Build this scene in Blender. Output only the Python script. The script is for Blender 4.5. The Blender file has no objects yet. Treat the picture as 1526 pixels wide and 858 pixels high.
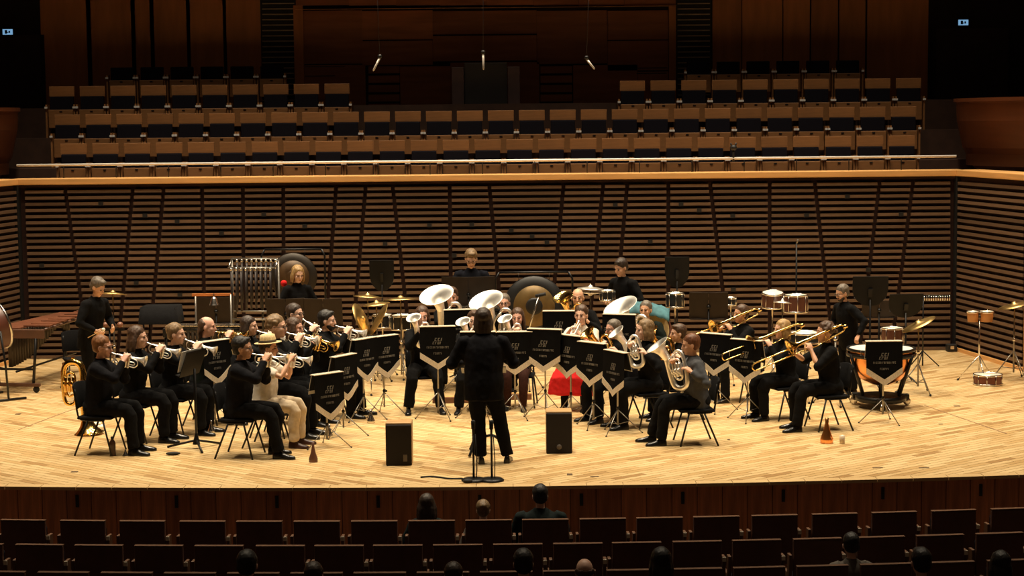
import bpy, math, random
from mathutils import Vector, Matrix
random.seed(7)
sc = bpy.context.scene
COL = sc.collection
V = Vector
PI = math.pi
R = math.radians

# ------------------------------------------------------------------ camera, world, lights, exposure
FPX, CAM_H, PITCH, ROLL = 2700.0, 3.8, R(5.22), R(0.56)
_r, _f, _u = V((1, 0, 0)), V((0, math.cos(PITCH), -math.sin(PITCH))), V((0, math.sin(PITCH), math.cos(PITCH)))
_r2 = math.cos(ROLL) * _r - math.sin(ROLL) * _u
_u2 = math.sin(ROLL) * _r + math.cos(ROLL) * _u
CAM = V((0, 0, CAM_H))
cam = bpy.data.objects.new('camera', bpy.data.cameras.new('camera'))
COL.objects.link(cam)
m3 = Matrix((_r2, _u2, -_f)).transposed()
cam.matrix_world = Matrix.Translation(CAM) @ m3.to_4x4()
cam.data.sensor_width = 36.0
cam.data.lens = FPX / 1526 * 36
cam.data.clip_end = 200
sc.camera = cam

def ray(px, py):
    return _f + _r2 * ((px - 763) / FPX) + _u2 * ((429 - py) / FPX)
def ap(px, py, y):                     # the point of the place seen at a pixel, at a distance y into the hall
    d = ray(px, py); return CAM + d * (y / d.y)
def gp(px, py, z=0.0):                 # the point on a level plane seen at a pixel
    d = ray(px, py); return CAM + d * ((z - CAM_H) / d.z)

world = bpy.data.worlds.new('hall_air'); sc.world = world
world.use_nodes = True
world.node_tree.nodes['Background'].inputs[0].default_value = (1.0, 0.62, 0.36, 1)
world.node_tree.nodes['Background'].inputs[1].default_value = 0.026

LAMP_W = 95
for lx in (-7.2, -3.8, -0.4, 3.0, 6.4):
    for ly in (20.0, 22.9, 25.8, 28.7):
        l = bpy.data.lights.new('stage_downlight', 'AREA')
        l.shape = 'DISK'; l.size = 0.7
        l.spread = R(72)
        l.energy = LAMP_W
        l.color = (1.0, 0.83, 0.59)
        o = bpy.data.objects.new('stage_downlight', l); COL.objects.link(o)
        o.location = (lx, ly, 12.0)

vs = sc.view_settings
vs.view_transform = 'Standard'; vs.look = 'None'; vs.gamma = 1.0; vs.use_curve_mapping = False
vs.exposure = 0.0

# ------------------------------------------------------------------ materials
MATS = {}
def mat(name, col, rough=0.6, metal=0.0, var=0.18, scale=6.0, bump=0.0, stretch=None, emit=0.0, spec=None, objrand=0.0):
    if name in MATS: return MATS[name]
    m = bpy.data.materials.new(name); m.use_nodes = True
    nt = m.node_tree; b = nt.nodes['Principled BSDF']
    b.inputs['Roughness'].default_value = rough
    b.inputs['Metallic'].default_value = metal
    if spec is not None: b.inputs['Specular IOR Level'].default_value = spec
    tc = nt.nodes.new('ShaderNodeTexCoord'); mp = nt.nodes.new('ShaderNodeMapping')
    if stretch: mp.inputs['Scale'].default_value = stretch
    nz = nt.nodes.new('ShaderNodeTexNoise'); nz.inputs['Scale'].default_value = scale; nz.inputs['Detail'].default_value = 4
    nt.links.new(tc.outputs['Object'], mp.inputs[0]); nt.links.new(mp.outputs[0], nz.inputs['Vector'])
    rp = nt.nodes.new('ShaderNodeValToRGB')
    rp.color_ramp.elements[0].position = 0.3; rp.color_ramp.elements[1].position = 0.7
    rp.color_ramp.elements[0].color = (*[c * (1 - var) for c in col], 1)
    rp.color_ramp.elements[1].color = (*[min(1, c * (1 + var)) for c in col], 1)
    nt.links.new(nz.outputs['Fac'], rp.inputs[0])
    out = rp.outputs[0]
    if objrand:
        oi = nt.nodes.new('ShaderNodeObjectInfo'); mr = nt.nodes.new('ShaderNodeMapRange')
        mr.inputs[3].default_value = 1 - objrand; mr.inputs[4].default_value = 1 + objrand
        nt.links.new(oi.outputs['Random'], mr.inputs[0])
        mx = nt.nodes.new('ShaderNodeVectorMath'); mx.operation = 'SCALE'
        nt.links.new(out, mx.inputs[0]); nt.links.new(mr.outputs[0], mx.inputs['Scale']); out = mx.outputs[0]
    nt.links.new(out, b.inputs['Base Color'])
    if bump:
        bp = nt.nodes.new('ShaderNodeBump'); bp.inputs['Strength'].default_value = bump; bp.inputs['Distance'].default_value = 0.01
        nt.links.new(nz.outputs['Fac'], bp.inputs['Height']); nt.links.new(bp.outputs[0], b.inputs['Normal'])
    if emit:
        b.inputs['Emission Color'].default_value = (*col, 1); b.inputs['Emission Strength'].default_value = emit
    MATS[name] = m
    return m
WOODST = (1.2, 1.2, 9)
M_slat = mat('slat_wood', (0.168, 0.102, 0.062), 0.55, var=0.25, scale=3, stretch=(0.6, 4, 4), objrand=0.22)
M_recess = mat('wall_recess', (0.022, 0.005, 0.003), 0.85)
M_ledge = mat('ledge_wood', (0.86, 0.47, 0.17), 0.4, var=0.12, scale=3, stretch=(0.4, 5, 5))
M_choir = mat('choir_wood', (0.30, 0.138, 0.05), 0.5, var=0.12, scale=4, stretch=(1, 4, 6), objrand=0.12)
M_cush = mat('seat_upholstery', (0.009, 0.008, 0.014), 0.9, var=0.2, scale=60, bump=0.1, spec=0.15)
M_cap = mat('pale_arm_cap', (0.92, 0.89, 0.85), 0.4)
M_hall = mat('hall_panel', (0.46, 0.19, 0.07), 0.55, var=0.16, scale=2, stretch=(3, 3, 0.5), objrand=0.2)
M_hall2 = mat('organ_panel', (0.34, 0.125, 0.052), 0.55, var=0.2, scale=2, stretch=(0.5, 3, 4), objrand=0.2)
M_dark = mat('dark_void', (0.018, 0.011, 0.012), 0.85)
M_black = mat('black_paint', (0.012, 0.012, 0.013), 0.5)
M_blackm = mat('black_metal', (0.02, 0.02, 0.021), 0.38, 0.6)
M_plast = mat('black_plastic', (0.018, 0.018, 0.02), 0.45)
M_steel = mat('chrome_steel', (0.72, 0.70, 0.66), 0.22, 1.0, var=0.08)
M_rail = mat('rail_steel', (0.95, 0.93, 0.90), 0.45, 0.1, var=0.05)
M_front = mat('stage_front_wood', (0.50, 0.195, 0.075), 0.5, var=0.3, scale=5, stretch=(6, 6, 0.4), objrand=0.22)
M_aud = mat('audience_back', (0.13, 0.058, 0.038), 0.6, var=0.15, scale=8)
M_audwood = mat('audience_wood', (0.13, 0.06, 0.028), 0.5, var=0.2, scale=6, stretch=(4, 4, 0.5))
M_balc = mat('balcony_wood', (0.115, 0.034, 0.011), 0.5, var=0.12, scale=2, stretch=(0.5, 0.5, 5))

# ------------------------------------------------------------------ mesh building
class MB:
    def __init__(s): s.v = []; s.f = []
    def add(s, vs_, fs, M=None):
        n = len(s.v)
        s.v += [tuple(M @ V(p)) if M else tuple(p) for p in vs_]
        s.f += [tuple(i + n for i in f) for f in fs]
        return s
    def box(s, c, d, M=None):
        x, y, z = c; a, b, e = d[0] / 2, d[1] / 2, d[2] / 2
        vs_ = [(x + i * a, y + j * b, z + k * e) for i in (-1, 1) for j in (-1, 1) for k in (-1, 1)]
        return s.add(vs_, [(0, 1, 3, 2), (4, 6, 7, 5), (0, 4, 5, 1), (2, 3, 7, 6), (0, 2, 6, 4), (1, 5, 7, 3)], M)
    def tube(s, pts, rad, n=8, M=None, side=None, closed=False):
        P = [V(p) for p in pts]
        if not isinstance(rad, (list, tuple)): rad = [rad] * len(P)
        rad = [r if isinstance(r, (list, tuple)) else (r, r) for r in rad]
        T = []
        for i in range(len(P)):
            a = P[max(0, i - 1)] if not closed else P[i - 1]
            b = P[min(len(P) - 1, i + 1)] if not closed else P[(i + 1) % len(P)]
            t = (b - a); T.append(t.normalized() if t.length > 1e-9 else V((0, 0, 1)))
        sd = V(side) if side else (V((0, 0, 1)).cross(T[0]) if abs(T[0].z) < 0.9 else V((0, 1, 0)))
        vs_, fs = [], []
        for i, p in enumerate(P):
            sd = sd - T[i] * sd.dot(T[i])
            if sd.length < 1e-6: sd = T[i].orthogonal()
            sd.normalize(); b = T[i].cross(sd)
            for k in range(n):
                a = 2 * PI * k / n
                vs_.append(p + sd * (math.cos(a) * rad[i][0]) + b * (math.sin(a) * rad[i][1]))
        L = len(P)
        for i in range(L - (0 if closed else 1)):
            j = (i + 1) % L
            for k in range(n):
                k2 = (k + 1) % n
                fs.append((i * n + k, i * n + k2, j * n + k2, j * n + k))
        if not closed:
            fs.append(tuple(range(n - 1, -1, -1))); fs.append(tuple((L - 1) * n + k for k in range(n)))
        return s.add(vs_, fs, M)
    def lathe(s, prof, n=24, M=None, cap=False):
        vs_, fs = [], []
        for r, z in prof:
            for k in range(n):
                a = 2 * PI * k / n; vs_.append((r * math.cos(a), r * math.sin(a), z))
        for i in range(len(prof) - 1):
            for k in range(n):
                k2 = (k + 1) % n
                fs.append((i * n + k, i * n + k2, (i + 1) * n + k2, (i + 1) * n + k))
        if cap:
            fs.append(tuple(range(n - 1, -1, -1))); fs.append(tuple((len(prof) - 1) * n + k for k in range(n)))
        return s.add(vs_, fs, M)
    def ell(s, c, r, M=None, nu=14, nv=9):
        if not isinstance(r, (list, tuple)): r = (r, r, r)
        vs_ = [(c[0], c[1], c[2] - r[2])]; fs = []
        for i in range(1, nv):
            t = PI * i / nv
            for k in range(nu):
                a = 2 * PI * k / nu
                vs_.append((c[0] + r[0] * math.sin(t) * math.cos(a), c[1] + r[1] * math.sin(t) * math.sin(a), c[2] - r[2] * math.cos(t)))
        vs_.append((c[0], c[1], c[2] + r[2]))
        for k in range(nu):
            k2 = (k + 1) % nu
            fs.append((0, 1 + k2, 1 + k)); e = 1 + (nv - 2) * nu
            fs.append((e + k, e + k2, len(vs_) - 1))
            for i in range(nv - 2):
                a = 1 + i * nu
                fs.append((a + k, a + k2, a + nu + k2, a + nu + k))
        return s.add(vs_, fs, M)
    def prism(s, poly, x0, x1, M=None):      # polygon in (y, z), extruded along x
        n = len(poly)
        vs_ = [(x0, y, z) for y, z in poly] + [(x1, y, z) for y, z in poly]
        fs = [tuple(range(n - 1, -1, -1)), tuple(range(n, 2 * n))] + [(k, (k + 1) % n, n + (k + 1) % n, n + k) for k in range(n)]
        return s.add(vs_, fs, M)
    def build(s, name, m, parent=None, smooth=True, bevel=0.0, kind=None):
        me = bpy.data.meshes.new(name); me.from_pydata(s.v, [], s.f)
        if smooth: me.polygons.foreach_set('use_smooth', [True] * len(me.polygons))
        me.materials.append(m); me.update()
        return link(name, me, parent, bevel, kind)
def link(name, me, parent=None, bevel=0.0, kind=None):
    o = bpy.data.objects.new(name, me); COL.objects.link(o)
    if parent is not None: o.parent = parent
    if bevel:
        b = o.modifiers.new('bevel', 'BEVEL'); b.width = bevel; b.segments = 2; b.limit_method = 'ANGLE'; b.angle_limit = R(40)
    if kind: o['kind'] = kind
    return o
def flat(mb, name, m, parent=None, bevel=0.0, kind=None): return mb.build(name, m, parent, False, bevel, kind)
def tag(o, label, cat, group=None, kind=None):
    o['label'] = label; o['category'] = cat
    if group: o['group'] = group
    if kind: o['kind'] = kind
    return o
def thing(name, label, cat, loc=(0, 0, 0), rz=0.0, group=None):
    o = bpy.data.objects.new(name, None); COL.objects.link(o)
    o.location = loc; o.rotation_euler = (0, 0, rz); o.empty_display_size = 0.1
    return tag(o, label, cat, group)
def copy_tree(o, parent=None):
    c = o.copy(); COL.objects.link(c); c.parent = parent
    for ch in list(o.children): copy_tree(ch, c)
    return c
def smoothpath(pts, rad=None, k=4):
    P = [V(p) for p in pts]; out, ro = [], []
    rad = rad if isinstance(rad, (list, tuple)) else [rad] * len(P)
    for i in range(len(P) - 1):
        p0, p1, p2, p3 = P[max(0, i - 1)], P[i], P[i + 1], P[min(len(P) - 1, i + 2)]
        for j in range(k):
            t = j / k
            out.append(0.5 * ((2 * p1) + (p2 - p0) * t + (2 * p0 - 5 * p1 + 4 * p2 - p3) * t * t + (3 * p1 - p0 - 3 * p2 + p3) * t ** 3))
            a, b = rad[i], rad[i + 1]
            ro.append(None if a is None else (a + (b - a) * t if not isinstance(a, tuple) else tuple(x + (y - x) * t for x, y in zip(a, b))))
    out.append(P[-1]); ro.append(rad[-1])
    return out, ro
ONES = ['first', 'second', 'third', 'fourth', 'fifth', 'sixth', 'seventh', 'eighth', 'ninth', 'tenth', 'eleventh', 'twelfth', 'thirteenth',
        'fourteenth', 'fifteenth', 'sixteenth', 'seventeenth', 'eighteenth', 'nineteenth', 'twentieth']
def nth(i): return ONES[i] if i < 20 else ('thirtieth' if i == 29 else 'twenty-' + ONES[i - 20])

# ------------------------------------------------------------------ stage floor
XC, YB, WALL_Z = -0.40, 29.6, 2.86
XL, XR = -8.05, 7.27
def front_y(x): return 18.76 + 0.0105 * (x - XC) ** 2
M_floor = bpy.data.materials.new('maple_parquet'); M_floor.use_nodes = True
nt = M_floor.node_tree; b = nt.nodes['Principled BSDF']
oi = nt.nodes.new('ShaderNodeObjectInfo'); at = nt.nodes.new('ShaderNodeAttribute'); at.attribute_name = 'tone'
ad = nt.nodes.new('ShaderNodeMath'); ad.operation = 'ADD'; fr = nt.nodes.new('ShaderNodeMath'); fr.operation = 'FRACT'
nt.links.new(oi.outputs['Random'], ad.inputs[0]); nt.links.new(at.outputs['Fac'], ad.inputs[1]); nt.links.new(ad.outputs[0], fr.inputs[0])
rp = nt.nodes.new('ShaderNodeValToRGB'); e = rp.color_ramp.elements
e[0].color = (0.40, 0.235, 0.095, 1); e[1].color = (0.74, 0.55, 0.29, 1)
x = e.new(0.12); x.color = (0.58, 0.385, 0.17, 1)
x = e.new(0.6); x.color = (0.69, 0.495, 0.25, 1)
nt.links.new(fr.outputs[0], rp.inputs[0])
tc = nt.nodes.new('ShaderNodeTexCoord'); nz = nt.nodes.new('ShaderNodeTexNoise'); nz.inputs['Scale'].default_value = 1.6; nz.inputs['Detail'].default_value = 5
geo = nt.nodes.new('ShaderNodeNewGeometry'); nt.links.new(geo.outputs['Position'], nz.inputs['Vector'])
mx = nt.nodes.new('ShaderNodeMix'); mx.data_type = 'RGBA'; mx.blend_type = 'MULTIPLY'; mx.inputs[0].default_value = 0.35
rp2 = nt.nodes.new('ShaderNodeValToRGB'); rp2.color_ramp.elements[0].position = 0.35; rp2.color_ramp.elements[1].position = 0.65
rp2.color_ramp.elements[0].color = (0.72, 0.66, 0.58, 1); rp2.color_ramp.elements[1].color = (1, 1, 1, 1)
nt.links.new(nz.outputs['Fac'], rp2.inputs[0]); nt.links.new(rp.outputs[0], mx.inputs[6]); nt.links.new(rp2.outputs[0], mx.inputs[7])
nt.links.new(mx.outputs[2], b.inputs['Base Color'])
b.inputs['Roughness'].default_value = 0.42; b.inputs['Specular IOR Level'].default_value = 0.3
M_floorbase = mat('floor_joint', (0.20, 0.11, 0.045), 0.7)

def side_x(y, s):                       # how far the stage reaches left (s=-1) or right (s=1) at a distance y
    t = max(0.0, min(1.0, (YB - y) / 2.6))
    return (XR + 0.42 * t if s > 0 else XL - 0.42 * t) + s * max(0.0, (YB - 2.6 - y)) * 0.55
poly = []
for i in range(41):
    x_ = -11.0 + 21.2 * i / 40; poly.append((x_, front_y(x_)))
fb = MB(); N = 30; rows_ = []
ys = [YB + 0.3 - (YB + 0.3 - 21.2) * i / 20 for i in range(21)]
vs_, fs_ = [], []
for i in range(61):
    u = i / 60
    for j in range(13):
        w = j / 12
        xf = -11.5 + 22.2 * u
        xb = XL - 0.2 + (XR - XL + 0.4) * u
        yf = front_y(xf)
        y_ = yf + (YB + 0.2 - yf) * w
        xx = xf if w < 0.72 else xf + (xb - xf) * (w - 0.72) / 0.28
        vs_.append((xx, y_, -0.008))
for i in range(60):
    for j in range(12):
        fs_.append((i * 13 + j, (i + 1) * 13 + j, (i + 1) * 13 + j + 1, i * 13 + j + 1))
fb.add(vs_, fs_)
floor = flat(fb, 'floor', M_floorbase); floor['kind'] = 'structure'
# planks laid slantwise in two mirrored halves
PL, PW = 0.44, 0.088
def clip(poly, a, b, c):                # keeps the side of a polygon where a*x + b*y >= c
    out = []
    for i in range(len(poly)):
        p, q = poly[i], poly[(i + 1) % len(poly)]
        fp, fq = a * p[0] + b * p[1] - c, a * q[0] + b * q[1] - c
        if fp >= 0: out.append(p)
        if fp * fq < 0:
            t = fp / (fp - fq); out.append((p[0] + (q[0] - p[0]) * t, p[1] + (q[1] - p[1]) * t))
    return out
whole, cut = [], []
for half in (-1, 1):
    a = half * R(38); c_, s_ = math.cos(a), math.sin(a)
    for iu in range(-50, 52):
        for iv in range(-80, 160):
            off = (iv * 0.37 % 1.0) * PL
            u, v = iu * PL + off, iv * PW
            cx, cy = XC + u * c_ - v * s_, 18.6 + u * s_ + v * c_
            if not (front_y(cx) - 0.4 < cy < YB + 0.2) or half * (cx - XC) < -0.4 or abs(cx - XC) > 10: continue
            hl, hw_ = PL / 2 - 0.003, PW / 2 - 0.0035
            q = [(cx + x_ * c_ - y_ * s_, cy + x_ * s_ + y_ * c_) for x_, y_ in ((-hl, -hw_), (hl, -hw_), (hl, hw_), (-hl, hw_))]
            sl = 0.021 * (cx - XC)
            c = clip(q, half, 0, half * XC + 0.002)
            if c: c = clip(c, -sl, 1, front_y(cx) - sl * cx + 0.113)
            if c: c = clip(c, 0, -1, -(YB + 0.05))
            for s2 in (-1, 1):
                if c and cy > YB - 2.7:
                    x0 = XR if s2 > 0 else XL
                    c = clip(c, -s2, -0.1615, -s2 * x0 - 0.1615 * YB - 0.02)
            if len(c) >= 3: (whole if c == q else cut).append((cx, cy, a, c))
whole.sort(key=lambda p: p[1])
unit = MB().box((0, 0, -0.005), (1, 1, 0.01))
pm = bpy.data.meshes.new('plank'); pm.from_pydata(unit.v, [], unit.f); pm.materials.append(M_floor)
pm.attributes.new('tone', 'FLOAT', 'FACE')
inview = [p for p in whole if -6.0 < p[0] < 5.6]
first = set(id(p) for p in inview[:300])
rest = MB(); tones = []
for p in whole + cut:
    cx, cy, a, c = p
    if id(p) in first:
        o = link('plank', pm, floor); o.location = (cx, cy, 0); o.rotation_euler = (0, 0, a); o.scale = (PL - 0.006, PW - 0.007, 1)
    else:
        n = len(c)
        rest.add([(x_, y_, 0) for x_, y_ in c] + [(x_, y_, -0.01) for x_, y_ in c],
                 [tuple(range(n))] + [(k, n + k, n + (k + 1) % n, (k + 1) % n) for k in range(n)]); tones += [random.random()] * (n + 1)
        tones[-n - 1:] = [tones[-1]] * (n + 1)
ro = flat(rest, 'parquet_planks', M_floor, floor, kind='stuff')
ta = ro.data.attributes.new('tone', 'FLOAT', 'FACE'); ta.data.foreach_set('value', tones)
ed = MB()
for i in range(56):
    x0 = -11.2 + i * 0.386; x1 = x0 + 0.38
    vs_ = []
    for (xx, yy) in ((x0, front_y(x0)), (x1, front_y(x1)), (x1, front_y(x1) + 0.14), (x0, front_y(x0) + 0.14)):
        vs_ += [(xx, yy - 0.03, 0.0), (xx, yy - 0.03, -0.035)]
    ed.add(vs_, [(0, 2, 4, 6), (1, 7, 5, 3), (0, 1, 3, 2), (2, 3, 5, 4), (4, 5, 7, 6), (6, 7, 1, 0)])
edge = flat(ed, 'edge_boards', M_floor, floor, kind='stuff')
# hatch covers and tape marks in the floor
M_tape = mat('dark_floor_plate', (0.09, 0.05, 0.02), 0.6)
for i, (px, py, w, d) in enumerate([(111, 703, .075, .05), (849, 707, .06, .09), (27, 617, .07, .07), (886, 710, .09, .03), (1308, 697, .11, .03), (1377, 697, .11, .03),
                                    (1426, 605, .08, .06), (1086, 655, .03, .06), (1402, 632, .05, .04)]):
    p = gp(px, py); o = flat(MB().box((0, 0, 0.002), (w, d, 0.004)), 'floor_plate', M_tape, floor); o.location = p
seamm = mat('floor_seam', (0.30, 0.18, 0.085), 0.6)
for (a_, b_) in (((1378, 604), (1500, 646)), ((28, 640), (100, 613)), ((100, 613), (190, 585))):
    p, q = gp(*a_), gp(*b_); d = q - p
    o = flat(MB().box((0, 0, 0.0015), (d.length, 0.02, 0.003)), 'floor_seam', seamm, floor)
    o.location = (p + q) / 2; o.rotation_euler = (0, 0, math.atan2(d.y, d.x))

# ------------------------------------------------------------------ stage front, hall floor
AF = -0.98
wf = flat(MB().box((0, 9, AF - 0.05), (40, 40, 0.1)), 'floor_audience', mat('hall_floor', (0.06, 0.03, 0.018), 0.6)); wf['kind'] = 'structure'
front = MB()
for i in range(44):
    x0 = -11 + i * 0.5; x1 = x0 + 0.5
    front.add([(x0, front_y(x0) + 0.06, 0 - 0.03), (x1, front_y(x1) + 0.06, -0.03), (x1, front_y(x1) + 0.06, AF), (x0, front_y(x0) + 0.06, AF)], [(0, 1, 2, 3)])
fw = flat(front, 'wall_stage_front', M_dark); fw['kind'] = 'structure'
pw = 1.07 / 4
x_ = ap(112, 740, 18.8).x - pw * 20
for i in range(62):
    xx = x_ + i * pw
    if not -9 < xx < 9: continue
    sl = 2 * 0.0105 * (xx - XC)
    bd = flat(MB().box((0, 0, 0), (pw - 0.006, 0.02, 0.93)), 'front_board', M_front, fw)
    bd.location = (xx, front_y(xx) + 0.03, -0.035 - 0.465); bd.rotation_euler = (0, 0, math.atan(sl))
    if i % 4 == 0:
        s = flat(MB().box((0, 0, 0), (0.035, 0.012, 0.13)), 'slot', M_black, fw); s.location = (xx - 0.02, front_y(xx) + 0.018, -0.16)

# ------------------------------------------------------------------ slatted stage walls
wb = flat(MB().box(((XL + XR) / 2, YB + 0.16, WALL_Z / 2), (XR - XL + 0.3, 0.2, WALL_Z)), 'wall_back', M_recess); wb['kind'] = 'structure'
JT = [(34, 40), (97, 120), (198, 183), (244, 229), (301, 304), (362, 363), (422, 423), (501, 489), (545, 531), (585, 603), (670, 672), (729, 744), (840, 825), (899, 883), (935, 920),
      (996, 996), (1058, 1077), (1147, 1147), (1214, 1232), (1311, 1292), (1361, 1340), (1419, 1419)]
def jx(j, z):
    yt, yb_ = 275 - (j[0] - 763) * 0.0098, 435 - (j[1] - 763) * 0.0098
    a, b_ = ap(j[0], yt, YB), ap(j[1], yb_, YB)
    return a.x + (b_.x - a.x) * (z - a.z) / (b_.z - a.z)
SP = 0.1005; NS = 28
unit = MB().box((0, 0, 0), (1, 1, 1))
slatm = bpy.data.meshes.new('slat'); slatm.from_pydata(unit.v, [], unit.f); slatm.materials.append(M_slat)
low = MB()
for r_ in range(NS):
    z = WALL_Z - 0.115 - r_ * SP
    for k in range(len(JT) - 1):
        xa, xb = jx(JT[k], z) + 0.033, jx(JT[k + 1], z) - 0.033
        if r_ < 14:
            o = link('slat', slatm, wb); o.location = ((xa + xb) / 2, YB + 0.02, z); o.scale = (xb - xa, 0.06, 0.049)
        else:
            low.box(((xa + xb) / 2, YB + 0.02, z), (xb - xa, 0.06, 0.049))
flat(low, 'lower_slats', M_slat, wb, kind='stuff')
for (px, py) in [(150, 300), (216, 324), (264, 332), (330, 347), (62, 393), (393, 320), (454, 336), (574, 368), (640, 333), (703, 333), (762, 341), (203, 422), (268, 437), (677, 384),
                 (793, 349), (815, 357), (917, 305), (969, 357), (1015, 305), (1042, 313), (1092, 323), (1263, 290), (1202, 324), (1343, 317), (1093, 433), (1294, 404)]:
    p = ap(px, py, YB - 0.02); r_ = round((WALL_Z - 0.115 - p.z) / SP)
    o = flat(MB().box((0, 0, 0), (0.075, 0.05, 0.065)), 'black_plug', M_black, wb); o.location = (p.x, YB - 0.005, WALL_Z - 0.115 - r_ * SP)
for s, nm in ((-1, 'wall_left'), (1, 'wall_right')):
    A = V((XL if s < 0 else XR, YB, 0)); Bp = A + V((s * 0.42, -2.6, 0)); d = Bp - A
    root = MB(); n_ = V((-d.y, d.x, 0)).normalized() * s      # points away from the stage
    ang = math.atan2(d.y, d.x)
    w = flat(MB().box((0, 0, WALL_Z / 2), (d.length, 0.12, WALL_Z)), nm, M_recess); w['kind'] = 'structure'
    w.location = (A + Bp) / 2 + n_ * 0.10; w.rotation_euler = (0, 0, ang)
    # inner side of this wall in its own frame
    inn = -1 if (Matrix.Rotation(ang, 3, 'Z') @ V((0, 1, 0))).dot(n_) > 0 else 1
    L = d.length
    for r_ in range(NS):
        z = WALL_Z - 0.115 - r_ * SP
        o = link('slat', slatm, w); o.location = (0.0, inn * 0.08, z); o.scale = (L - 0.16, 0.06, 0.049)
    c = flat(MB().box((0, 0, WALL_Z / 2), (0.11, 0.11, WALL_Z)), 'corner_post', M_black, w)
    c.location = (-L / 2 + 0.02, inn * 0.07, 0)
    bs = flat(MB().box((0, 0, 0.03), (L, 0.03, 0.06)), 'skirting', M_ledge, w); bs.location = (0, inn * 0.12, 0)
    po = flat(MB().box((0, 0, (WALL_Z) / 2), (0.16, 0.30, WALL_Z)), 'end_post', mat('post_wood', (0.34, 0.17, 0.07), 0.5, stretch=WOODST), w, bevel=0.01)
    po.location = (L / 2 + 0.08, inn * -0.02, 0)
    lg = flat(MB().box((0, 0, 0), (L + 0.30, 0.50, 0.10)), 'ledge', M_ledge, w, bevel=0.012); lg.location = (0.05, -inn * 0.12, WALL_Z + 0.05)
    # plain wing wall beyond the slats
    C = Bp + V((s * 4.2, -7.0, 0)); d2 = C - Bp
    ww = flat(MB().box((0, 0, WALL_Z / 2), (d2.length, 0.12, WALL_Z)), nm.replace('wall_', 'wall_wing_'), M_hall); ww['kind'] = 'structure'
    ww.location = (Bp + C) / 2 + n_ * 0.2 + V((s * 0.15, 0, 0)); ww.rotation_euler = (0, 0, math.atan2(d2.y, d2.x))
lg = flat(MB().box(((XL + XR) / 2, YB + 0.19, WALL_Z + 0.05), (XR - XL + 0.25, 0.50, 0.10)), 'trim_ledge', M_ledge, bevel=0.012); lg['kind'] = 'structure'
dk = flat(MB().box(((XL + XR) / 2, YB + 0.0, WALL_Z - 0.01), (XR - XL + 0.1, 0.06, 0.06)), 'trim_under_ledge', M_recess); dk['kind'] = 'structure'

# ------------------------------------------------------------------ choir terrace, rail, hall back wall
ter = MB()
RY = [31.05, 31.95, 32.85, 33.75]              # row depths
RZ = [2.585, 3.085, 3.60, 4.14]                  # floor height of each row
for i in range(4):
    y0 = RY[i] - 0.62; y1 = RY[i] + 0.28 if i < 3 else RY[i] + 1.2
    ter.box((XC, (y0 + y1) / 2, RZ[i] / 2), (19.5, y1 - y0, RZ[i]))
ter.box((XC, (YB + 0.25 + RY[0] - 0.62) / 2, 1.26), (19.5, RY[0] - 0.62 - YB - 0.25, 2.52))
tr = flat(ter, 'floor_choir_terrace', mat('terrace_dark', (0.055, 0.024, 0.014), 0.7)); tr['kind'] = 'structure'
rl = thing('hand_rail', 'long pale metal hand rail above the orange ledge, before the choir seats', 'railing')
a, b_ = ap(25, 245.5, 29.85), ap(1425, 233.5, 29.85)
zr = (a.z + b_.z) / 2
MB().tube([(a.x, 29.85, zr), (b_.x, 29.85, zr)], 0.021, 10).build('rail_tube', M_rail, rl)
for px in list(range(95, 1420, 78)):
    x_ = ap(px, 255, 29.85).x
    MB().tube([(x_, 29.85, WALL_Z + 0.08), (x_, 29.85, zr)], 0.009, 6).build('baluster', M_blackm, rl)

def choir_seat():
    t = thing('choir_seat', '', 'seat')
    flat(MB().box((0, 0.06, 0.835), (0.455, 0.03, 0.185)), 'back_board', M_choir, t, bevel=0.006)
    flat(MB().box((0, 0.045, 0.615), (0.425, 0.06, 0.255)), 'back_cushion', M_cush, t, bevel=0.015)
    st = flat(MB().box((0, -0.04, 0.34), (0.445, 0.045, 0.33)), 'seat_board', M_choir, t, bevel=0.008)
    flat(MB().box((0, -0.066, 0.475), (0.05, 0.012, 0.018)), 'finger_notch', M_black, st)
    for s in (-1, 1):
        a = flat(MB().box((s * 0.252, 0.0, 0.30), (0.03, 0.20, 0.60)), 'side_panel', M_choir, t)
        flat(MB().box((0, -0.115, 0.0), (0.050, 0.03, 0.034)), 'arm_cap', M_cap, a).location = (s * 0.252, 0, 0.545)
    return t
proto = choir_seat(); used = False
def place_seat(x, y, z, label, group):
    global used
    o = proto if not used else copy_tree(proto)
    used = True
    o.location = (x, y, z); o['label'] = label; o['group'] = group
    return o
rowname = ['front', 'second', 'third', 'top']
def rowx(pxs, row, py):
    return [ap(px, py, RY[row]).x for px in pxs]
def lin(a, b, n): return [a + (b - a) * i / (n - 1) for i in range(n)]
for row, groups in ((0, [lin(108, 1345, 27)]), (1, [lin(100, 1347, 28)]), (2, [lin(93, 503, 10), lin(943, 1354, 10)]), (3, [lin(184, 407, 6), lin(1041, 1263, 6)])):
    for gi, pxs in enumerate(groups):
        for i, x_ in enumerate(rowx(pxs, row, 200)):
            if len(groups) == 1: lab = f'wooden tip-up choir seat, {nth(i)} from the left in the {rowname[row]} row'
            else: lab = f'wooden tip-up choir seat, {nth(i)} from the left in the {["left", "right"][gi]} block, {rowname[row]} row'
            st_ = place_seat(x_, RY[row], RZ[row] - (0.0 if row == 3 else 0), lab, f'choir seats in the {rowname[row]} row')
            if row == 3:
                for ch in list(st_.children):
                    if ch.name.startswith('back_board'): bpy.data.objects.remove(ch)

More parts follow.
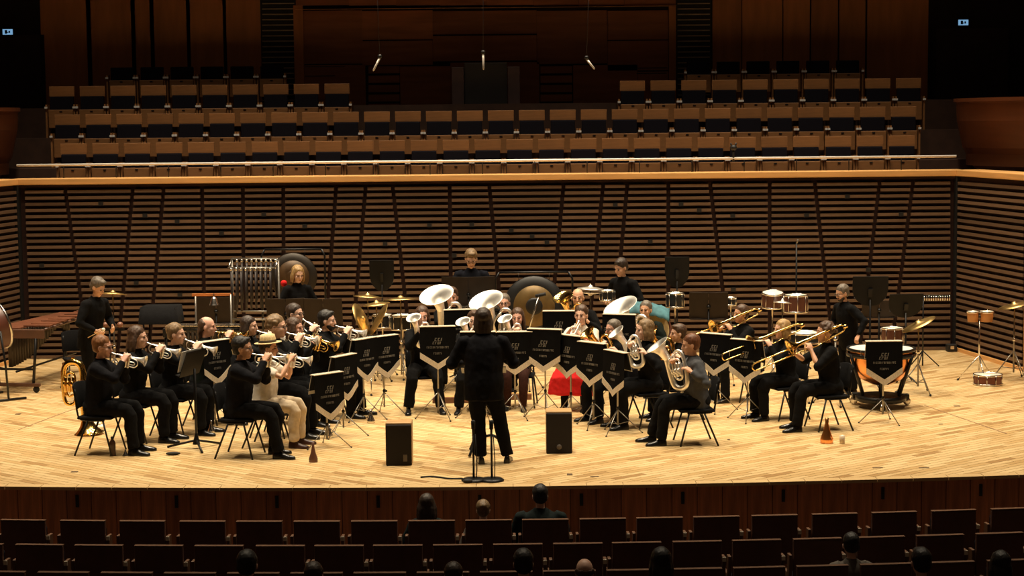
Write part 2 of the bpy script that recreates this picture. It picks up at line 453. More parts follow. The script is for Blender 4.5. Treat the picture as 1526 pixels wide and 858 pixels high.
YH = 35.2
hw = flat(MB().box((XC, YH + 0.15, 4.5), (26, 0.3, 9)), 'wall_hall', M_dark); hw['kind'] = 'structure'
def hall_panel(x0, x1, y0, y1, m=None, name='wall_panel', dep=0.05, yy=None):
    a, b_ = ap(x0, y1, YH), ap(x1, y0, YH)
    o = flat(MB().box(((a.x + b_.x) / 2, YH - dep / 2, (a.z + b_.z) / 2), (b_.x - a.x - 0.012, dep, b_.z - a.z - 0.012)), name, m or M_hall, hw)
    return o
for x0, x1 in ((66, 134), (134, 200), (200, 228), (228, 282), (282, 336), (336, 387)):
    hall_panel(x0, x1, -60, 190)
for x0, x1 in ((1061, 1105), (1105, 1166), (1166, 1207), (1207, 1249), (1249, 1290), (1290, 1384)):
    hall_panel(x0, x1, -60, 190)
for x0, x1 in ((389, 441), (1007, 1060)):
    hall_panel(x0, x1, -60, 190, M_black, 'louvre_back', 0.02)
    k = 0
    for y_ in range(-20, 150, 8):
        a = hall_panel(x0 + 2, x1 - 2, y_, y_ + 3, mat('louvre_slat', (0.36, 0.28, 0.21), 0.5), 'louvre_slat', 0.07)
# organ front between the louvres: a frame, a beam and flush boards, some ajar as dark lines
for x0, x1 in ((441, 452), (996, 1007)): hall_panel(x0, x1, 8, 190, M_hall, 'organ_jamb', 0.10)
hall_panel(441, 1007, 9, 15, mat('organ_beam', (0.75, 0.38, 0.15), 0.5), 'organ_beam', 0.16)
for x0, x1 in ((441, 520), (520, 590), (590, 655), (655, 725), (725, 795), (795, 862), (862, 930), (930, 1007)):
    hall_panel(x0, x1, -60, 9, M_hall2, 'organ_board', 0.06)
for (x0, x1, y0, y1) in ((452, 540, 15, 96), (540, 645, 15, 60), (645, 800, 15, 52), (800, 905, 15, 96), (905, 996, 15, 60), (540, 645, 60, 98), (645, 800, 52, 92), (905, 996, 60, 106),
                         (452, 545, 96, 190), (597, 672, 98, 190), (776, 804, 92, 190), (854, 950, 96, 190), (950, 996, 106, 190), (672, 776, 92, 190)):
    hall_panel(x0, x1, y0, y1, M_hall2, 'organ_board', 0.05)
for x0, x1 in ((549, 596), (805, 853)):
    for y_ in range(98, 190, 14): hall_panel(x0, x1, y_, y_ + 12, M_hall2, 'organ_flap', 0.05)
for (x0, x1, y0) in ((455, 515, 98), (455, 500, 112), (948, 994, 108), (948, 994, 100)): hall_panel(x0, x1, y0, y0 + 2.5, M_black, 'dark_slit', 0.055)
# dark doors at both ends and the exit signs above
for i, (x0, x1, y0) in enumerate(((-40, 64, 52), (1388, 1502, 42))):
    a, b_ = ap(x0, 300, YH), ap(x1, y0, YH)
    d = thing(f'door_{i+1}', '', 'door'); del d['label']; del d['category']; d['kind'] = 'structure'
    flat(MB().box(((a.x + b_.x) / 2, YH - 0.03, (b_.z + 2.6) / 2), (b_.x - a.x, 0.06, b_.z - 2.6)), 'door_leaf', mat('door_dark', (0.035, 0.019, 0.02), 0.6), d)
    flat(MB().box((b_.x if i == 0 else a.x, YH - 0.05, (b_.z + 2.6) / 2), (0.07, 0.10, b_.z - 2.6)), 'door_jamb', M_dark, d)
M_sign = mat('exit_sign_light', (0.30, 0.62, 1.0), 0.5, emit=0.55)
M_signw = mat('exit_sign_glyph', (0.02, 0.10, 0.28), 0.5)
for (px, py, lab) in ((11.5, 47.5, 'small glowing blue exit sign high on the left wall'), (1435.5, 33.5, 'small glowing blue exit sign high on the right wall')):
    p = ap(px, py, YH - 0.12)
    t = thing('exit_sign', lab, 'sign', p, 0, 'exit signs')
    flat(MB().box((0, 0.02, 0), (0.24, 0.04, 0.15)), 'case', M_black, t)
    f = flat(MB().box((0, -0.005, 0), (0.19, 0.012, 0.105)), 'lit_panel', M_sign, t)
    g = MB().box((-0.03, -0.013, 0.0), (0.045, 0.006, 0.07)); g.box((0.035, -0.013, 0.0), (0.03, 0.006, 0.04)); g.box((0.0, -0.013, -0.01), (0.03, 0.006, 0.015))
    flat(g, 'pictogram', M_signw, t)
# console in the middle of the terrace
cz = RZ[2]; p0, p1 = ap(672, 160, 33.6), ap(777, 92, 33.6)
t = thing('organ_console', 'dark boxy console with horizontal bars, standing above the middle choir seats', 'console', ((p0.x + p1.x) / 2, 33.4, RZ[2] - 0.02))
W_, Hh = p1.x - p0.x, p1.z - RZ[2]
flat(MB().box((0, 0.15, Hh / 2), (W_ * 0.60, 0.5, Hh)), 'body', mat('console_black', (0.012, 0.010, 0.010), 0.6), t, bevel=0.01)
for s in (-1, 1):
    flat(MB().box((s * W_ * 0.39, 0.12, Hh * 0.47), (W_ * 0.17, 0.62, Hh * 0.94)), 'side_cheek', mat('console_brown', (0.05, 0.026, 0.026), 0.6), t, bevel=0.01)
for k in range(4):
    flat(MB().box((0, -0.12 - 0.01, Hh * 0.16 + k * 0.055), (W_ * 0.56, 0.03, 0.022)), 'bar', mat('console_bar', (0.05, 0.04, 0.036), 0.6), t)
flat(MB().box((0, 0.1, 0.04), (W_ * 1.15, 0.8, 0.08)), 'plinth', M_dark, t)
# curved side balconies
for s, pts in ((-1, 'left'), (1, 'right')):
    path = [(10.6, 32.3), (8.9, 32.15), (7.95, 31.75), (7.62, 31.0), (7.78, 30.2), (8.12, 29.2), (8.8, 27.5), (9.6, 25.5)]
    pp, _ = smoothpath([(x if s > 0 else 2 * XC - x, y, 0) for x, y in path], None, 5)
    sec = [(0.75, 2.8), (0.30, 2.95), (0.10, 3.3), (0.0, 3.75), (-0.02, 4.05), (-0.06, 4.07), (-0.06, 4.13), (0.16, 4.13), (0.16, 3.0)]
    vs_, fs_ = [], []
    for i, q in enumerate(pp):
        tn = (pp[min(i + 1, len(pp) - 1)] - pp[max(i - 1, 0)]).normalized(); nn = V((-tn.y, tn.x, 0)) * s
        for ins, z in sec: vs_.append((q.x + nn.x * ins, q.y + nn.y * ins, z))
    k = len(sec)
    for i in range(len(pp) - 1):
        for j in range(k - 1): fs_.append((i * k + j, (i + 1) * k + j, (i + 1) * k + j + 1, i * k + j + 1))
    bb = flat(MB().add(vs_, fs_), f'wall_balcony_{pts}', M_balc); bb['kind'] = 'structure'
# side hall walls, dark
for s, nm in ((-1, 'wall_side_left'), (1, 'wall_side_right')):
    o = flat(MB().box((XC + s * 11.8, 22, 4.0), (0.3, 28, 10)), nm, M_dark); o['kind'] = 'structure'

# hanging microphones
for (px, py, x2, y2, lab) in ((566, 86, 556, 106, 'slim pale microphone hanging at the left, tilted down to the left'), (720, 80, 720.5, 104, 'slim pale microphone hanging straight down in the middle'),
                              (874, 88, 886, 103, 'slim pale microphone hanging at the right, tilted down to the right')):
    a, b_ = ap(px, py, 26.5), ap(x2, y2, 26.5)
    t = thing('hanging_microphone', lab, 'microphone', a, 0, 'hanging microphones')
    up = ap(px - (6 if px < 700 else (-5 if px > 800 else 0)), -60, 26.5)
    MB().tube([(0, 0, 0), up - a], 0.0035, 5).build('cable', M_dark, t)
    MB().tube([(0, 0, 0), (b_ - a) * 0.9, b_ - a], [0.018, 0.014, 0.008], 8).build('microphone_body', mat('mic_grey', (0.62, 0.56, 0.5), 0.35, 0.4), t)
    MB().ell((0, 0, 0.02), (0.035, 0.03, 0.03)).build('clamp', M_blackm, t)

# ------------------------------------------------------------------ audience seats
def aud_seat():
    t = thing('audience_seat', '', 'seat')
    flat(MB().box((0, 0, 0.66), (0.455, 0.05, 0.48)), 'back_panel', M_aud, t, bevel=0.012)
    flat(MB().box((0, 0, 0.905), (0.455, 0.055, 0.012)), 'top_edge', M_audwood, t)
    flat(MB().box((0, 0.07, 0.62), (0.42, 0.09, 0.44)), 'back_cushion', M_cush, t, bevel=0.03)
    flat(MB().box((0, 0.30, 0.44), (0.44, 0.42, 0.09)), 'seat_cushion', M_cush, t, bevel=0.03)
    for s in (-1, 1):
        a = flat(MB().box((s * 0.25, 0.04, 0.38), (0.03, 0.10, 0.76)), 'arm_post', M_audwood, t, bevel=0.006)
        flat(MB().box((s * 0.25, 0.25, 0.29), (0.03, 0.34, 0.58)), 'arm_panel', M_audwood, t, bevel=0.006)
    flat(MB().box((0.25, -0.014, 0.735), (0.034, 0.008, 0.04)), 'number_plate', mat('number_plate_cream', (0.9, 0.8, 0.62), 0.5), t)
    return t
aproto = aud_seat(); aused = False
AUD = []
def arow(y0, k, x): return y0 + k * (x - XC) ** 2
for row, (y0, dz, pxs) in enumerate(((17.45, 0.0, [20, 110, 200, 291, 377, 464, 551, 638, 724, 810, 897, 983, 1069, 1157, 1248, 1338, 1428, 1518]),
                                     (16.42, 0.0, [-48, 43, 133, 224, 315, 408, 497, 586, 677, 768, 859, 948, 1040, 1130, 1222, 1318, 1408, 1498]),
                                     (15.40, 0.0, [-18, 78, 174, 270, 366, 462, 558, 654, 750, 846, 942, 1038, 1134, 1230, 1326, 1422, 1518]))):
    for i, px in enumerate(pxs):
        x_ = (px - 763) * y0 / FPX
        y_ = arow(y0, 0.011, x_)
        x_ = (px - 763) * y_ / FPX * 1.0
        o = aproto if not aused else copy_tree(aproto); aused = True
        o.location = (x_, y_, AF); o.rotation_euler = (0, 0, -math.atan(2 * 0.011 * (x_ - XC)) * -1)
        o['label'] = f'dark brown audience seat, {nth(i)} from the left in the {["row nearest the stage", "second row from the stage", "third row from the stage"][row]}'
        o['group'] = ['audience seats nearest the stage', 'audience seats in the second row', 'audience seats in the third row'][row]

# ================================================================== furniture and instruments
M_alu = mat('stand_metal', (0.30, 0.28, 0.25), 0.35, 0.8)
M_brass = mat('brass', (0.86, 0.56, 0.16), 0.16, 1.0, var=0.06, scale=9)
M_silver = mat('silver_plate', (0.97, 0.95, 0.91), 0.43, 1.0, var=0.04, scale=9)
M_gold = mat('gold_lacquer', (0.92, 0.66, 0.24), 0.15, 1.0, var=0.05, scale=9)
M_copper = mat('copper', (0.85, 0.36, 0.13), 0.28, 1.0, var=0.12, scale=5)
M_bronze = mat('cymbal_bronze', (0.50, 0.34, 0.13), 0.38, 1.0, var=0.15, scale=14, stretch=(1, 1, 1))
M_skinhead = mat('drum_skin', (0.80, 0.72, 0.60), 0.55, var=0.06)
M_white = mat('white_paper', (0.82, 0.78, 0.70), 0.6, var=0.05)
M_banner = mat('banner_cloth', (0.0035, 0.0035, 0.004), 0.9, var=0.2, scale=40, spec=0.1)
M_trim = mat('banner_trim', (0.60, 0.53, 0.42), 0.8, var=0.15, scale=60)
M_letter = mat('banner_print', (0.17, 0.165, 0.155), 0.8)
M_rose = mat('rosewood_bar', (0.17, 0.06, 0.03), 0.35, var=0.25, scale=5, stretch=(1, 6, 6), objrand=0.2)
M_fabric = mat('black_fabric', (0.006, 0.006, 0.007), 0.9, spec=0.15, var=0.3, scale=50, bump=0.1)
M_frame = mat('frame_brown', (0.11, 0.05, 0.028), 0.5)
M_rubber = mat('rubber', (0.012, 0.012, 0.012), 0.8)

def place(o, loc, rz=0.0, label=None, group=None):
    o.location = loc; o.rotation_euler = (0, 0, rz)
    if label: o['label'] = label
    if group: o['group'] = group
    return o
class Stock:                              # the first call gives the original, later calls give copies
    def __init__(s, make): s.make = make; s.o = None
    def __call__(s, loc, rz=0.0, label=None, group=None):
        if s.o is None: s.o = s.make(); o = s.o
        else: o = copy_tree(s.o)
        return place(o, loc, rz, label, group)

# ---- stacking chair, faces +x
def make_chair():
    t = thing('stacking_chair', '', 'chair')
    flat(MB().box((0.0, 0, 0.445), (0.42, 0.43, 0.035)), 'seat', M_fabric, t, bevel=0.016)
    M = Matrix.Translation((-0.215, 0, 0.70)) @ Matrix.Rotation(R(-9), 4, 'Y')
    b_ = MB()
    vs_, fs_ = [], []
    n = 8
    for k in range(n + 1):
        y = -0.21 + 0.42 * k / n; c = -0.03 * (1 - (y / 0.21) ** 2)
        top = 0.16 - 0.03 * abs(y / 0.21) ** 3
        for (x_, z) in ((c, -0.15), (c, top), (c - 0.022, top), (c - 0.022, -0.15)): vs_.append((x_, y, z))
    for k in range(n):
        for j in range(4): fs_.append((k * 4 + j, k * 4 + (j + 1) % 4, (k + 1) * 4 + (j + 1) % 4, (k + 1) * 4 + j))
    fs_ += [(3, 2, 1, 0), (n * 4, n * 4 + 1, n * 4 + 2, n * 4 + 3)]
    b_.add(vs_, fs_, M); b_.build('backrest', M_fabric, t, True, 0.008)
    for s in (-1, 1):
        MB().tube([(0.10, s * 0.20, 0.42), (0.21, s * 0.235, 0.0)], 0.0115, 8).build('leg', M_blackm, t)
        MB().tube([(-0.08, s * 0.20, 0.42), (-0.24, s * 0.235, 0.0)], 0.0115, 8).build('leg', M_blackm, t)
        pts, rr = smoothpath([(0.12, s * 0.20, 0.42), (-0.10, s * 0.20, 0.42), (-0.20, s * 0.19, 0.47), (-0.235, s * 0.18, 0.78)], 0.0115, 4)
        MB().tube(pts, 0.0115, 8).build('side_frame', M_blackm, t)
    MB().tube([(0.0, -0.2, 0.415), (0.0, 0.2, 0.415)], 0.010, 6).build('cross_bar', M_blackm, t)
    return t
chair = Stock(make_chair)

# ---- folding stand with a banner; the banner face looks to +x
BW, BH = 0.46, 0.40
def tripod(mb, r=0.26, zc=0.30, rad=0.0065, turn=0.5):
    for k in range(3):
        a = turn + 2 * PI * k / 3
        mb.append(([(0.0, 0, zc), (r * math.cos(a), r * math.sin(a), 0.008)], rad))
def make_stand():
    t = thing('music_stand', '', 'music stand')
    MB().tube([(0, 0, 0.12), (0, 0, 0.72), (0, 0, 0.95)], [0.011, 0.011, 0.008], 8).build('pole', M_alu, t)
    for k in range(3):
        a = 0.5 + 2 * PI * k / 3
        l_ = MB().tube([(0, 0, 0.34), (0.30 * math.cos(a), 0.30 * math.sin(a), 0.006)], 0.0065, 6).build('leg', M_alu, t)
        MB().tube([(0, 0, 0.13), (0.15 * math.cos(a), 0.15 * math.sin(a), 0.173)], 0.004, 5).build('brace', M_alu, l_)
        MB().ell((0.30 * math.cos(a), 0.30 * math.sin(a), 0.010), (0.012, 0.012, 0.010), nu=8, nv=5).build('foot', M_rubber, l_)
    MB().ell((0, 0, 0.36), (0.02, 0.02, 0.03), nu=8, nv=6).build('collar', M_blackm, t)
    M = Matrix.Translation((-0.02, 0, 1.05)) @ Matrix.Rotation(R(14), 4, 'Y')
    flat(MB().box((0, 0, 0), (0.008, 0.44, 0.26), M), 'desk', M_blackm, t)
    flat(MB().box((-0.03, 0, -0.13), (0.06, 0.44, 0.008), M), 'desk_lip', M_blackm, t)
    return t
stand_ = Stock(make_stand)
def make_sheet():
    t = thing('sheet_music', '', 'paper')
    M = Matrix.Rotation(R(14), 4, 'Y')
    flat(MB().box((-0.012, -0.112, 0), (0.004, 0.22, 0.25), M), 'page', M_white, t)
    flat(MB().box((-0.012, 0.112, 0), (0.004, 0.22, 0.25), M), 'page', M_white, t)
    return t
sheet_ = Stock(make_sheet)
def make_banner():
    t = thing('stand_banner', '', 'banner')
    vs_, fs_ = [], []
    n = 12; w = BW / 2
    def bot(y): return -0.40 - 0.15 * (1 - abs(y) / w)
    def wav(y, q): return 0.010 * math.sin(y * 22) * q + 0.02 * q
    cl, bo = MB(), MB()
    rows = 5
    for side in (0, 1):
        pass
    def strip(mb, f0, f1, rows, th, lift=0.0):
        vs_, fs_ = [], []
        for i in range(n + 1):
            y = -w + BW * i / n
            for j in range(rows + 1):
                z0, z1 = f0(y), f1(y); z = z0 + (z1 - z0) * j / rows
                x_ = wav(y, -z / 0.5) + lift
                vs_.append((x_ + th / 2, y, z)); vs_.append((x_ - th / 2, y, z))
        c = (rows + 1) * 2
        for i in range(n):
            for j in range(rows):
                a = i * c + j * 2
                fs_.append((a, a + 2, a + c + 2, a + c)); fs_.append((a + 1, a + c + 1, a + c + 3, a + 3))
            a = i * c; fs_.append((a, a + c, a + c + 1, a + 1)); a = i * c + rows * 2; fs_.append((a, a + 1, a + c + 1, a + c))
        for i in (0, n):
            for j in range(rows):
                a = i * c + j * 2; fs_.append((a, a + 1, a + 3, a + 2) if i == 0 else (a, a + 2, a + 3, a + 1))
        mb.add(vs_, fs_)
    strip(cl, lambda y: 0.0, bot, rows, 0.005); cl.build('cloth', M_banner, t, False)
    strip(bo, lambda y: bot(y) + 0.078, bot, 1, 0.006, 0.004); bo.build('pointed_trim', M_trim, t, False)
    flat(MB().box((-0.035, 0, 0.004), (0.085, BW, 0.010)), 'top_fold', M_trim, t, bevel=0.003)
    le = MB()
    def glyphs(y0, y1, z, h, cnt, sk=0.0):
        rg = random.Random(int(cnt * 7 + z * 100))
        st = (y1 - y0) / cnt
        for k in range(cnt):
            y = y0 + st * (k + 0.5); wd = st * 0.26; x_ = wav(y, -z / 0.5) + 0.006
            kind = rg.randint(0, 3)
            M = Matrix.Translation((x_, y, z)) @ Matrix(((1, 0, 0, 0), (0, 1, sk, 0), (0, 0, 1, 0), (0, 0, 0, 1)))
            le.box((0, -st * 0.22, 0), (0.003, wd, h), M)
            if kind != 0: le.box((0, st * 0.05, h * 0.38), (0.003, st * 0.5, h * 0.22), M)
            if kind > 1: le.box((0, st * 0.05, -h * 0.38), (0.003, st * 0.5, h * 0.22), M)
            if kind == 3: le.box((0, st * 0.22, 0), (0.003, wd, h), M)
    glyphs(-0.045, 0.075, -0.160, 0.040, 3, 0.25)
    glyphs(-0.070, 0.055, -0.205, 0.036, 4, 0.25)
    glyphs(-0.145, 0.145, -0.262, 0.026, 15)
    glyphs(-0.058, 0.058, -0.340, 0.026, 6)
    flat(le, 'lettering', M_letter, t, kind='stuff')
    return t
banner_ = Stock(make_banner)
def banner_stand(x, y, ang, where, top=1.17, sheet=True):
    c, s = math.cos(ang), math.sin(ang)
    o = stand_((x - c * 0.05, y - s * 0.05, 0), ang, f'thin folding music stand {where}', 'folding music stands')
    dz = top - 1.17; 
    if abs(dz) > 0.005: o.scale = (1, 1, top / 1.17)
    banner_((x, y, top), ang, f'pointed black banner on the stand {where}', 'stand banners')
    if sheet:
        h = sheet_((x - c * 0.075, y - s * 0.075, top - 0.11), ang, f'white sheet music open on the stand {where}', 'sheet music')

# ---- orchestral stand with a solid desk; players read it from -x
def make_orch():
    t = thing('orchestra_stand', '', 'music stand')
    MB().tube([(0, 0, 0.05), (0, 0, 1.05)], 0.014, 8).build('pole', M_blackm, t)
    for k in range(3):
        a = 0.4 + 2 * PI * k / 3
        pts, _ = smoothpath([(0, 0, 0.12), (0.12 * math.cos(a), 0.12 * math.sin(a), 0.10), (0.28 * math.cos(a), 0.28 * math.sin(a), 0.012)], 0.011, 3)
        MB().tube(pts, 0.011, 7).build('leg', M_blackm, t)
    M = Matrix.Translation((-0.01, 0, 1.16)) @ Matrix.Rotation(R(14), 4, 'Y')
    m = mat('desk_sheet_metal', (0.009, 0.009, 0.010), 0.6, spec=0.25)
    poly = [(-0.25, 0.0), (-0.25, 0.18), (0.25, 0.18), (0.25, 0.0), (0.23, -0.07), (0.18, -0.13), (0.10, -0.18), (0.0, -0.195), (-0.10, -0.18), (-0.18, -0.13), (-0.23, -0.07)]
    MB().prism(poly, -0.004, 0.004, M).build('desk', m, t, False)
    flat(MB().box((-0.025, 0, -0.10), (0.05, 0.44, 0.006), M), 'desk_lip', m, t)
    flat(MB().box((0.02, 0, -0.02), (0.03, 0.06, 0.10), M), 'bracket', M_blackm, t)
    return t
orch = Stock(make_orch)
def orch_at(px, py, depth, facing, label, w=1.0):
    """the stand whose desk centre shows at a pixel"""
    p = ap(px, py, depth)
    o = orch((p.x, p.y, 0), facing, label, 'orchestra stands')
    o.scale = (1, w, p.z / 1.16)
    return o
# ---- wide double desk
def double_desk(px, py, depth, facing, label, w=0.66, h=0.42):
    p = ap(px, py, depth)
    t = thing('double_music_stand', label, 'music stand', (p.x, p.y, 0), facing)
    z = p.z
    m = mat('brown_desk', (0.032, 0.022, 0.016), 0.6, spec=0.25)
    for s in (-1, 1):
        M = Matrix.Translation((0, s * w / 4, z)) @ Matrix.Rotation(R(14), 4, 'Y') @ Matrix.Rotation(R(s * 5), 4, 'Z')
        flat(MB().box((0, 0, 0), (0.008, w / 2 - 0.004, h), M), 'desk_wing', m, t)
    flat(MB().box((-0.05, 0, z - h / 2 - 0.005), (0.08, w * 0.95, 0.008)), 'desk_lip', M_blackm, t)
    MB().tube([(0.01, 0, 0.05), (0.01, 0, z)], 0.013, 8).build('pole', M_blackm, t)
    MB().ell((0.03, 0, z - 0.02), 0.03, nu=8, nv=6).build('tilt_knob', M_blackm, t)
    for k in range(3):
        a = 0.4 + 2 * PI * k / 3
        MB().tube([(0, 0, 0.13), (0.30 * math.cos(a), 0.30 * math.sin(a), 0.01)], 0.011, 7).build('leg', M_blackm, t)
    return t

# ---- wind instruments: origin at the mouthpiece rim, +x away from the player
def T(name, pts, rad, m, t, k=4, n=8):
    pp, rr = smoothpath(pts, rad if isinstance(rad, list) else [rad] * len(pts), k)
    return MB().tube(pp, rr, n).build(name, m, t)
def bell_flare(name, base, axis, r0, r1, L, m, t, n=22):
    """thin flared bell: outside and inside skin, opening at the far end"""
    ax = V(axis).normalized(); q = V((0, 0, 1)).rotation_difference(ax).to_matrix().to_4x4()
    M = Matrix.Translation(V(base)) @ q
    prof = []
    for i in range(11):
        u = i / 10; prof.append((r0 + (r1 - r0) * (0.16 * u + 0.84 * u ** 4.2), L * u))
    prof.append((r1 + 0.003, L + 0.001))
    for i in range(10, -1, -1):
        u = i / 10; prof.append((max(0.002, r0 + (r1 - r0) * (0.16 * u + 0.84 * u ** 4.2) - 0.003), L * u + 0.002))
    return MB().lathe(prof, n, M).build(name, m, t)
def make_cornet(m, kind='cornet', sc_=1.0):
    t = thing(kind, '', kind)
    S = lambda *p: tuple(c * sc_ for c in p)
    MB().lathe([(0.013, 0), (0.014, 0.006), (0.010, 0.02), (0.005, 0.06), (0.006, 0.085)], 12, Matrix.Rotation(R(90), 4, 'Y') @ Matrix.Scale(sc_, 4)).build('mouthpiece', m, t)
    T('leadpipe', [S(.08, 0, 0), S(.20, -.012, 0), S(.30, -.02, -.005), S(.335, -.02, -.03), S(.335, -.02, -.07), S(.30, -.02, -.10), S(.22, -.01, -.10)], 0.0065 * sc_, m, t)
    for k in range(3):
        x = (.155 + k * .033) * sc_
        v = MB().lathe([(.0, -.135 * sc_), (.012 * sc_, -.13 * sc_), (.0145 * sc_, -.12 * sc_), (.0145 * sc_, .0), (.013 * sc_, .012 * sc_), (.004, .014 * sc_), (.004, .035 * sc_), (.0, .035 * sc_)], 12, Matrix.Translation((x, 0, 0.005 * sc_))).build('valve', m, t)
        MB().lathe([(0, .033 * sc_), (.010 * sc_, .035 * sc_), (.010 * sc_, .041 * sc_), (0, .042 * sc_)], 10, Matrix.Translation((x, 0, 0.005 * sc_))).build('finger_button', m, v)
    T('back_bow', [S(.15, .012, -.10), S(.08, .018, -.10), S(.045, .02, -.085), S(.03, .022, -.05), S(.045, .024, -.012), S(.09, .026, .0), S(.20, .028, .0)], [.0065 * sc_] * 3 + [.0075 * sc_] * 2 + [.008 * sc_, .0095 * sc_], m, t)
    bell_flare('bell', S(.195, .028, 0), (1, 0.02, 0), .0095 * sc_, .062 * sc_, .215 * sc_, m, t)
    T('tuning_slide', [S(.23, .004, -.05), S(.28, .01, -.05), S(.295, .01, -.065), S(.28, .01, -.08), S(.23, .004, -.08)], .006 * sc_, m, t)
    T('finger_ring', [S(.245, -.02, .005), S(.255, -.02, .02), S(.245, -.02, .033), S(.235, -.02, .02), S(.245, -.02, .005)], .003 * sc_, m, t)
    return t
CORNET_GRIP = {'L': (V((.175, .030, -.055)), V((0, -1, 0))), 'R': (V((.185, -.035, .012)), V((.2, .75, -.6)))}
def make_upright(m, kind, s, bell_r, base=-0.05, L=0.21, axis=(0.42, -0.30, 1)):
    """tenor horn, baritone, euphonium or tuba; the bell rises on the player's right (-y)"""
    t = thing(kind, '', kind if kind != 'baritone_horn' else 'horn')
    P = lambda x, y, z: (x * s, y * s, z * s)
    MB().lathe([(0.017, 0), (0.018, 0.007), (0.013, 0.025), (0.006, 0.07), (0.0075, 0.095)], 12, Matrix.Rotation(R(90), 4, 'Y')).build('mouthpiece', m, t)
    T('leadpipe', [(0.09, 0, 0), P(.15, -.02, -.015), P(.19, -.06, -.05), P(.19, -.10, -.14), P(.17, -.08, -.24)], [.0075, .009 * s, .01 * s, .011 * s, .011 * s], m, t)
    xb = .15
    T('main_bow', [P(xb, -.13, base), P(xb, -.127, -.16), P(xb, -.12, -.30), P(xb, -.095, -.39), P(xb, -.02, -.425), P(xb, .06, -.395), P(xb, .09, -.30), P(xb, .09, -.10), P(xb, .075, -.01), P(xb, .03, .02), P(xb, -.02, .0), P(xb, -.04, -.08)],
      [.046 * s, .040 * s, .036 * s, .034 * s, .032 * s, .029 * s, .026 * s, .022 * s, .020 * s, .018 * s, .016 * s, .014 * s], m, t, 4, 12)
    bell_flare('bell', P(xb, -.13, base - .005), axis, .045 * s, bell_r, L * s, m, t, 28)
    T('inner_loop', [P(xb + .03, -.04, -.08), P(xb + .03, -.045, -.26), P(xb + .03, -.02, -.31), P(xb + .03, .03, -.31), P(xb + .03, .05, -.26), P(xb + .03, .05, -.12), P(xb + .03, .02, -.07), P(xb + .03, -.02, -.09)], .0125 * s, m, t, 4, 8)
    for k in range(3):
        y = (-.035 + k * .042)
        v = MB().lathe([(0, -.15 * s), (.016 * s, -.145 * s), (.018 * s, -.135 * s), (.018 * s, .0), (.015 * s, .012 * s), (.005, .014 * s), (.005, .04 * s), (0, .04 * s)], 12, Matrix.Translation(P(xb + .055, y, -.13))).build('valve', m, t)
        MB().lathe([(0, .038 * s), (.012 * s, .04 * s), (.012 * s, .047 * s), (0, .048 * s)], 10, Matrix.Translation(P(xb + .055, y, -.13))).build('finger_button', m, v)
        T('valve_slide', [P(xb + .055, y, -.18), P(xb + .10, y, -.19), P(xb + .11, y, -.21), P(xb + .10, y, -.23), P(xb + .055, y, -.24)], .009 * s, m, t, 3, 6)
    MB().lathe([(.018 * s, -.012), (.020 * s, 0), (.012 * s, .012)], 10, Matrix.Translation(P(xb, -.02, -.462))).build('guard_cap', m, t)
    return t
def upright_grip(s): return {'L': (V((.16 * s, .115 * s, -.20 * s)), V((0, -1, 0))), 'R': (V((.235 * s, -.01 * s, -.075 * s)), V((-.2, .2, -1)))}
def make_trombone(m, ext=0.25):
    t = thing('trombone', '', 'trombone')
    MB().lathe([(0.016, 0), (0.017, 0.006), (0.012, 0.022), (0.006, 0.065), (0.0075, 0.085)], 12, Matrix.Rotation(R(90), 4, 'Y')).build('mouthpiece', m, t)
    T('inner_slide', [(.08, 0, 0), (.30, 0, 0), (.55, 0, 0)], .0075, m, t, 2)
    T('inner_slide', [(.10, 0, -.088), (.30, 0, -.088), (.55, 0, -.088)], .0075, m, t, 2)
    x1 = 0.72 + ext
    os_ = T('outer_slide', [(.20 + ext, 0, 0), (.50 + ext, 0, 0), (x1, 0, 0), (x1 + .035, 0, -.018), (x1 + .045, 0, -.044), (x1 + .035, 0, -.07), (x1, 0, -.088), (.5 + ext, 0, -.088), (.20 + ext, 0, -.088)], .0095, m, t, 3)
    T('slide_brace', [(.22 + ext, 0, 0), (.22 + ext, 0, -.088)], .006, m, os_, 1)
    T('slide_brace', [(.13, 0, 0), (.13, 0, -.088)], .006, m, t, 1)
    T('bell_tube', [(.11, 0.01, -.088), (.05, .07, -.085), (-.10, .085, -.06), (-.22, .088, -.045), (-.31, .09, -.035), (-.345, .09, -.005), (-.34, .09, .03), (-.30, .09, .05), (-.15, .09, .05), (.05, .09, .045), (.14, .09, .04)],
      [.008] * 4 + [.010] * 3 + [.012, .014, .016, .018], m, t, 4)
    bell_flare('bell', (.13, .09, .04), (1, 0, -.04), .018, .108, .27, m, t, 26)
    T('bell_brace', [(-.08, .085, -.062), (-.09, .09, .045)], .005, m, t, 1)
    MB().lathe([(.012, -.03), (.026, -.025), (.026, .025), (.012, .03)], 12, Matrix.Translation((-.36, .09, .012)) @ Matrix.Rotation(R(90), 4, 'Y')).build('counterweight', m, t)
    return t
def trombone_grip(ext): return {'L': (V((.13, .03, -.05)), V((0, -.6, .4))), 'R': (V((.22 + ext, -.025, -.05)), V((.2, 1, 0)))}

